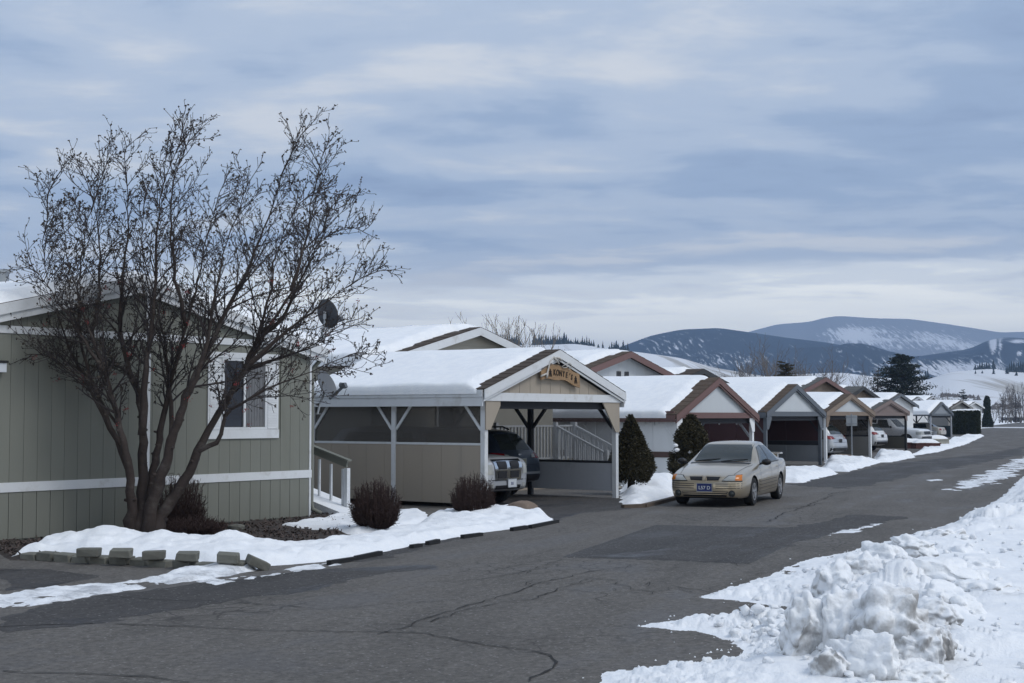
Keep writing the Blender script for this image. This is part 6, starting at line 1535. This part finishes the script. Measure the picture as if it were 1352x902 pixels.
evergreen('yew_bush', (x, y, 0), 1.98, lambda f: .74 * (1 - f) ** .82 * min(1, .52 + f * 2.6) + .02, .34, .10, 12000, M['yew'], 'conical clipped evergreen with a bare trunk beside the corner post of the sign carport', 'evergreen bush', 5, .035, .085)
Y2 = 41.0; x = (912 - 676) / F * Y2
ye = evergreen('yew_bush', (x, Y2, 0), 2.0, lambda f: (.70 * (1 - f) ** .62 * min(1, .6 + f * 2.4) + .03) * (1 + .14 * math.sin(f * 11)), .30, .09, 12000, M['yew'], 'ragged dark evergreen with snow clumps behind the gold sedan', 'evergreen bush', 9, .04, .09, lump=.4)
for k, (px, py, r_) in enumerate(((892, 588, .07), (894, 594, .08), (911, 597, .07))):
    p = AT(px, py, 40.62); bm = bmesh.new(); bmesh.ops.create_icosphere(bm, subdivisions=2, radius=r_)
    for v in bm.verts: v.co = Vector((v.co.x, v.co.y, v.co.z * .75)) * (1 + .3 * mnoise.noise(v.co * 12 + Vector((k, 0, 0))))
    me = bpy.data.meshes.new('snow_clump'); bm.to_mesh(me); bm.free(); me.materials.append(M['snow']); me.polygons.foreach_set('use_smooth', [True] * len(me.polygons))
    shared('snow_clump', me, ye, (p.x - x, p.y - Y2, p.z))
def conifer(name, px, py_top, Y, wid, m, label, seed, whorls=26, per=9, group=None, base=0.12, shape=.75, n_s=26, flat=False):
    p = AT(px, py_top, Y); h = p.z; t = thing(name, (p.x, Y, 0), 0, label, 'tree', group); r = random.Random(seed)
    tk = MB(); tk.tube([(0, 0, -.1), (0, 0, h * .5), (0.1, 0, h * .97)], [h * .028, h * .018, h * .004], 8); tk.build('trunk', M['bark'], t, smooth=True)
    b = MB(); lb = MB()
    for i in range(whorls):
        f = base + (1 - base) * i / whorls; R_ = wid / 2 * max(.06, (1 - ((f - base) / (1 - base)) ** 1.5)) ** shape * (0.72 + .28 * min(1, (f - base) / .12))
        for j in range(per):
            u = r.uniform(0, 6.283); l_ = R_ * r.uniform(.55, 1.12); z0 = h * f + r.uniform(-.3, .3)
            d = Vector((math.cos(u), math.sin(u), 0)); dr = r.uniform(-.05, .22)
            e = Vector((0, 0, z0)) + d * l_ + Vector((0, 0, l_ * dr)); lb.tube([(0, 0, z0), e], [h * .005, h * .0015], 3, cap=False)
            for k in range(n_s):
                g_ = r.uniform(.25, 1.05); c = Vector((0, 0, z0)).lerp(e, g_) + Vector((r.gauss(0, .10), r.gauss(0, .10), r.gauss(.02, .045))) * l_ * .9
                a = Vector((d.x + r.gauss(0, .6), d.y + r.gauss(0, .6), r.gauss(.3, .4))).normalized(); s_ = r.uniform(.014, .034) * h; n = a.cross(Vector((r.gauss(0, 1), r.gauss(0, 1), r.gauss(0, 1))))
                if n.length < 1e-3: continue
                n = n.normalized() * s_ * .32
                b.add([c - a * s_ * .4, c + n, c + a * s_ * .6, c - n], [(0, 1, 2, 3)])
    cr_ = b.build('crown', m, t); tag(cr_, kind='stuff'); tag(lb.build('branches', M['bark'], t), kind='stuff')
    return t
conifer('pine_tree', 1190, 468, 190, 9.0, M['needle'], 'big dark pine tree rising behind the farther carports', 3, 28, 13, base=.08, shape=.50, n_s=46)
conifer('pine_tree', 1158, 489, 195, 4.5, M['greytwig'], 'thin brownish conifer touching the left side of the big dark pine', 4, 18, 6, base=.1, n_s=14)
conifer('spruce_tree', 1271, 514, 300, 4.6, M['spruce'], 'small blue-green spruce standing above the white distant home', 5, 16, 8, base=.06, n_s=22)
conifer('spruce_tree', 1037, 479, 130, 2.6, M['yew'], 'small olive evergreen top behind the slate carport', 6, 18, 12, base=.2, shape=.34, n_s=34)
conifer('spruce_tree', 1323, 524, 420, 4.6, M['farpine'], 'far narrow conifer beside the road end, the shorter of two', 7, 14, 6, base=.05, n_s=12)
conifer('spruce_tree', 1340, 519, 420, 5.5, M['farpine'], 'far narrow conifer beside the road end, the taller of two', 8, 14, 6, base=.05, n_s=12)
x, y = G(1280, 574.0)
hg = thing('hedge', (x, y + 1.0, 0), R(-12), 'tall dark green clipped hedge with snow on top at the roadside', 'hedge')
r_h = random.Random(8)
for k in range(6):
    b = MB(); pts = []; cx_ = -1.12 + .45 * k
    hh = 2.55 + r_h.uniform(-.1, .1)
    for i in range(2400):
        u = r_h.uniform(0, 6.283); q = max(abs(math.cos(u)), abs(math.sin(u)) * .7); rad = .30 + .04 * mnoise.noise(Vector((u * 2, k, i * .001))); z = r_h.uniform(0.05, hh)
        pts.append(Vector((cx_ + math.cos(u) / q * rad * .95, math.sin(u) / q * rad * 1.2, z)))
    sprays(b, pts, r_h, .08, .18, .3); b.box(cx_ - .22, cx_ + .22, -.28, .28, 0, hh - .08)
    tag(b.build('foliage', M['cedar'], hg), kind='stuff')
X, Y = np.meshgrid(np.linspace(-1.45, 1.5, 30), np.linspace(-.48, .48, 12))
o = grid_mesh('snow_cap', X, Y, 2.48 + .22 * np.sqrt(np.clip(1 - (np.abs(X - .02) / 1.5) ** 6, 0, 1)) * np.sqrt(np.clip(1 - (Y / .5) ** 4, 0, 1)) + .07 * fbm(X * 3, Y * 3, 3), None, M['snow']); o.parent = hg; tag(o, kind='stuff')
p = AT(1303, 523.5, 250)
evergreen('cypress_tree', (p.x, 250, 0), p.z, lambda f: 1.0 * (1 - f ** 4) ** .7 * (0.75 + .25 * math.sin(2 + f * 5)) + .05, .1, .1, 7000, M['cedar'], 'dark columnar cypress beside the white distant home', 'tree', 21, .12, .3, .3, lump=.25)

# ------------------------------------------------------------------ bare trees in the distance
def bare_tree(h, seed, m, spread=.35, dens=1.0, r0=.018, rmin=.016):
    t = thing('bare_tree', (0, 0, 0), 0, 'x', 'tree'); r = random.Random(seed); tk = MB(); cr_ = MB()
    def g_(p, d, ln, rad, lev):
        n = 4 if lev < 2 else 3; P = [p.copy()]; q = p.copy()
        for i in range(n):
            d = (d + Vector((r.gauss(0, .13), r.gauss(0, .13), .07))).normalized(); q = q + d * ln / n; P.append(q.copy())
        (tk if lev < 1 else cr_).tube(P, [max(rmin, rad * (1 - .65 * i / n)) for i in range(n + 1)], 6 if lev < 1 else 3, cap=False)
        if lev < 3:
            for k in range(int((7, 6, 5)[lev] * dens)):
                f = r.uniform(.3 if lev == 0 else .2, 1.0); i = min(n - 1, int(f * n)); pp = P[i].lerp(P[i + 1], f * n - i)
                a = d.cross(Vector((r.gauss(0, 1), r.gauss(0, 1), r.gauss(0, 1)))).normalized(); an = r.uniform(.25, .75) * (spread / .35)
                g_(pp, d * math.cos(an) + a * math.sin(an), ln * r.uniform(.38, .62), rad * .45, lev + 1)
    for k in range(3):
        g_(Vector((r.uniform(-.2, .2), r.uniform(-.2, .2), 0)), Vector((r.gauss(0, .16), r.gauss(0, .16), 1)), h * r.uniform(.55, .72), h * r0, 0)
    tk.build('trunk', m, t); tag(cr_.build('crown', m, t), kind='stuff')
    return t
protos = [bare_tree(10, 61, M['paletwig'], .24, .7, .010, .011), bare_tree(10, 62, M['greytwig'], .38, .85, .013, .012), bare_tree(10, 63, M['greytwig'], .20, .8, .011, .014)]
spots = [(646, 428, 150, 0, 'above the ridge of the beige lap-sided home, farthest left'), (664, 430, 158, 0, 'behind the gable of the lap-sided home, second from its ridge'), (683, 434, 150, 0, 'behind the gable of the lap-sided home, third from its ridge'), (702, 438, 160, 0, 'above the name board carport roof'),
         (975, 476, 170, 1, 'left of the olive evergreen, the lowest'), (990, 464, 180, 1, 'left of the olive evergreen, the broad middle one'), (1008, 456, 180, 1, 'left of the olive evergreen, the tallest'), (1022, 466, 185, 1, 'right beside the olive evergreen'), (1066, 470, 175, 1, 'above the tan home with reddish trim, its left one'), (1080, 468, 180, 1, 'above the tan home with reddish trim, its right one'),
         (1108, 488, 190, 1, 'left of the big dark pine, the nearest to the reddish roof'), (1128, 486, 200, 1, 'left of the big dark pine, the middle one'), (1144, 490, 200, 1, 'left of the big dark pine, touching the thin conifer'), (1048, 482, 200, 1, 'right of the olive evergreen, low'),
         (1236, 516, 300, 1, 'low and bushy right of the big dark pine'), (1250, 518, 300, 1, 'low and bushy left of the small spruce'),
         (1312, 528, 380, 2, 'behind the columnar cypress'), (1319, 516, 400, 2, 'right of the cypress, slim'), (1327, 505, 420, 2, 'between the two far conifers, tall'), (1334, 510, 400, 2, 'in front of the taller far conifer'), (1341, 502, 430, 2, 'behind the taller far conifer, very tall'), (1347, 505, 420, 2, 'next to the right picture edge, tall'), (1352, 500, 430, 2, 'cut by the right picture edge'), (1330, 530, 380, 2, 'low above the dark trailer'), (1346, 532, 380, 2, 'low right of the dark trailer'), (1362, 508, 420, 2, 'just outside the road end')]
used = set(); rr2 = random.Random(4)
for px, py, Y, k, where in spots:
    p = AT(px, py, Y); t = protos[k] if k not in used else copy_tree(protos[k]); used.add(k)
    s_ = p.z / (9.0 if k == 0 else 10.6); t.location = (p.x, Y, 0); t.scale = (s_ * 1.1, s_ * 1.1, s_); t.rotation_euler = (0, 0, rr2.uniform(0, 6.28))
    tag(t, 'leafless ' + ('pale' if k == 0 else 'grey') + ' tree ' + where, 'tree', 'bare trees in the distance')

# ------------------------------------------------------------------ the air
top = max(v for nme in DR for v in [DR[nme][4].max()]) + 6
b = MB(); b.box(-7200, 7200, -80, 9200, -1.2, top)
hm = bpy.data.materials.new('haze'); hm.use_nodes = True; tt = hm.node_tree; tt.nodes.clear()
pv = N(tt, 'ShaderNodeVolumePrincipled'); pv.inputs['Color'].default_value = (0.42, 0.63, 1.0, 1); pv.inputs['Density'].default_value = 1.9e-4; pv.inputs['Anisotropy'].default_value = 0.0
ou = N(tt, 'ShaderNodeOutputMaterial'); tt.links.new(pv.outputs[0], ou.inputs['Volume'])
hz = b.build('haze', hm); tag(hz, kind='stuff')
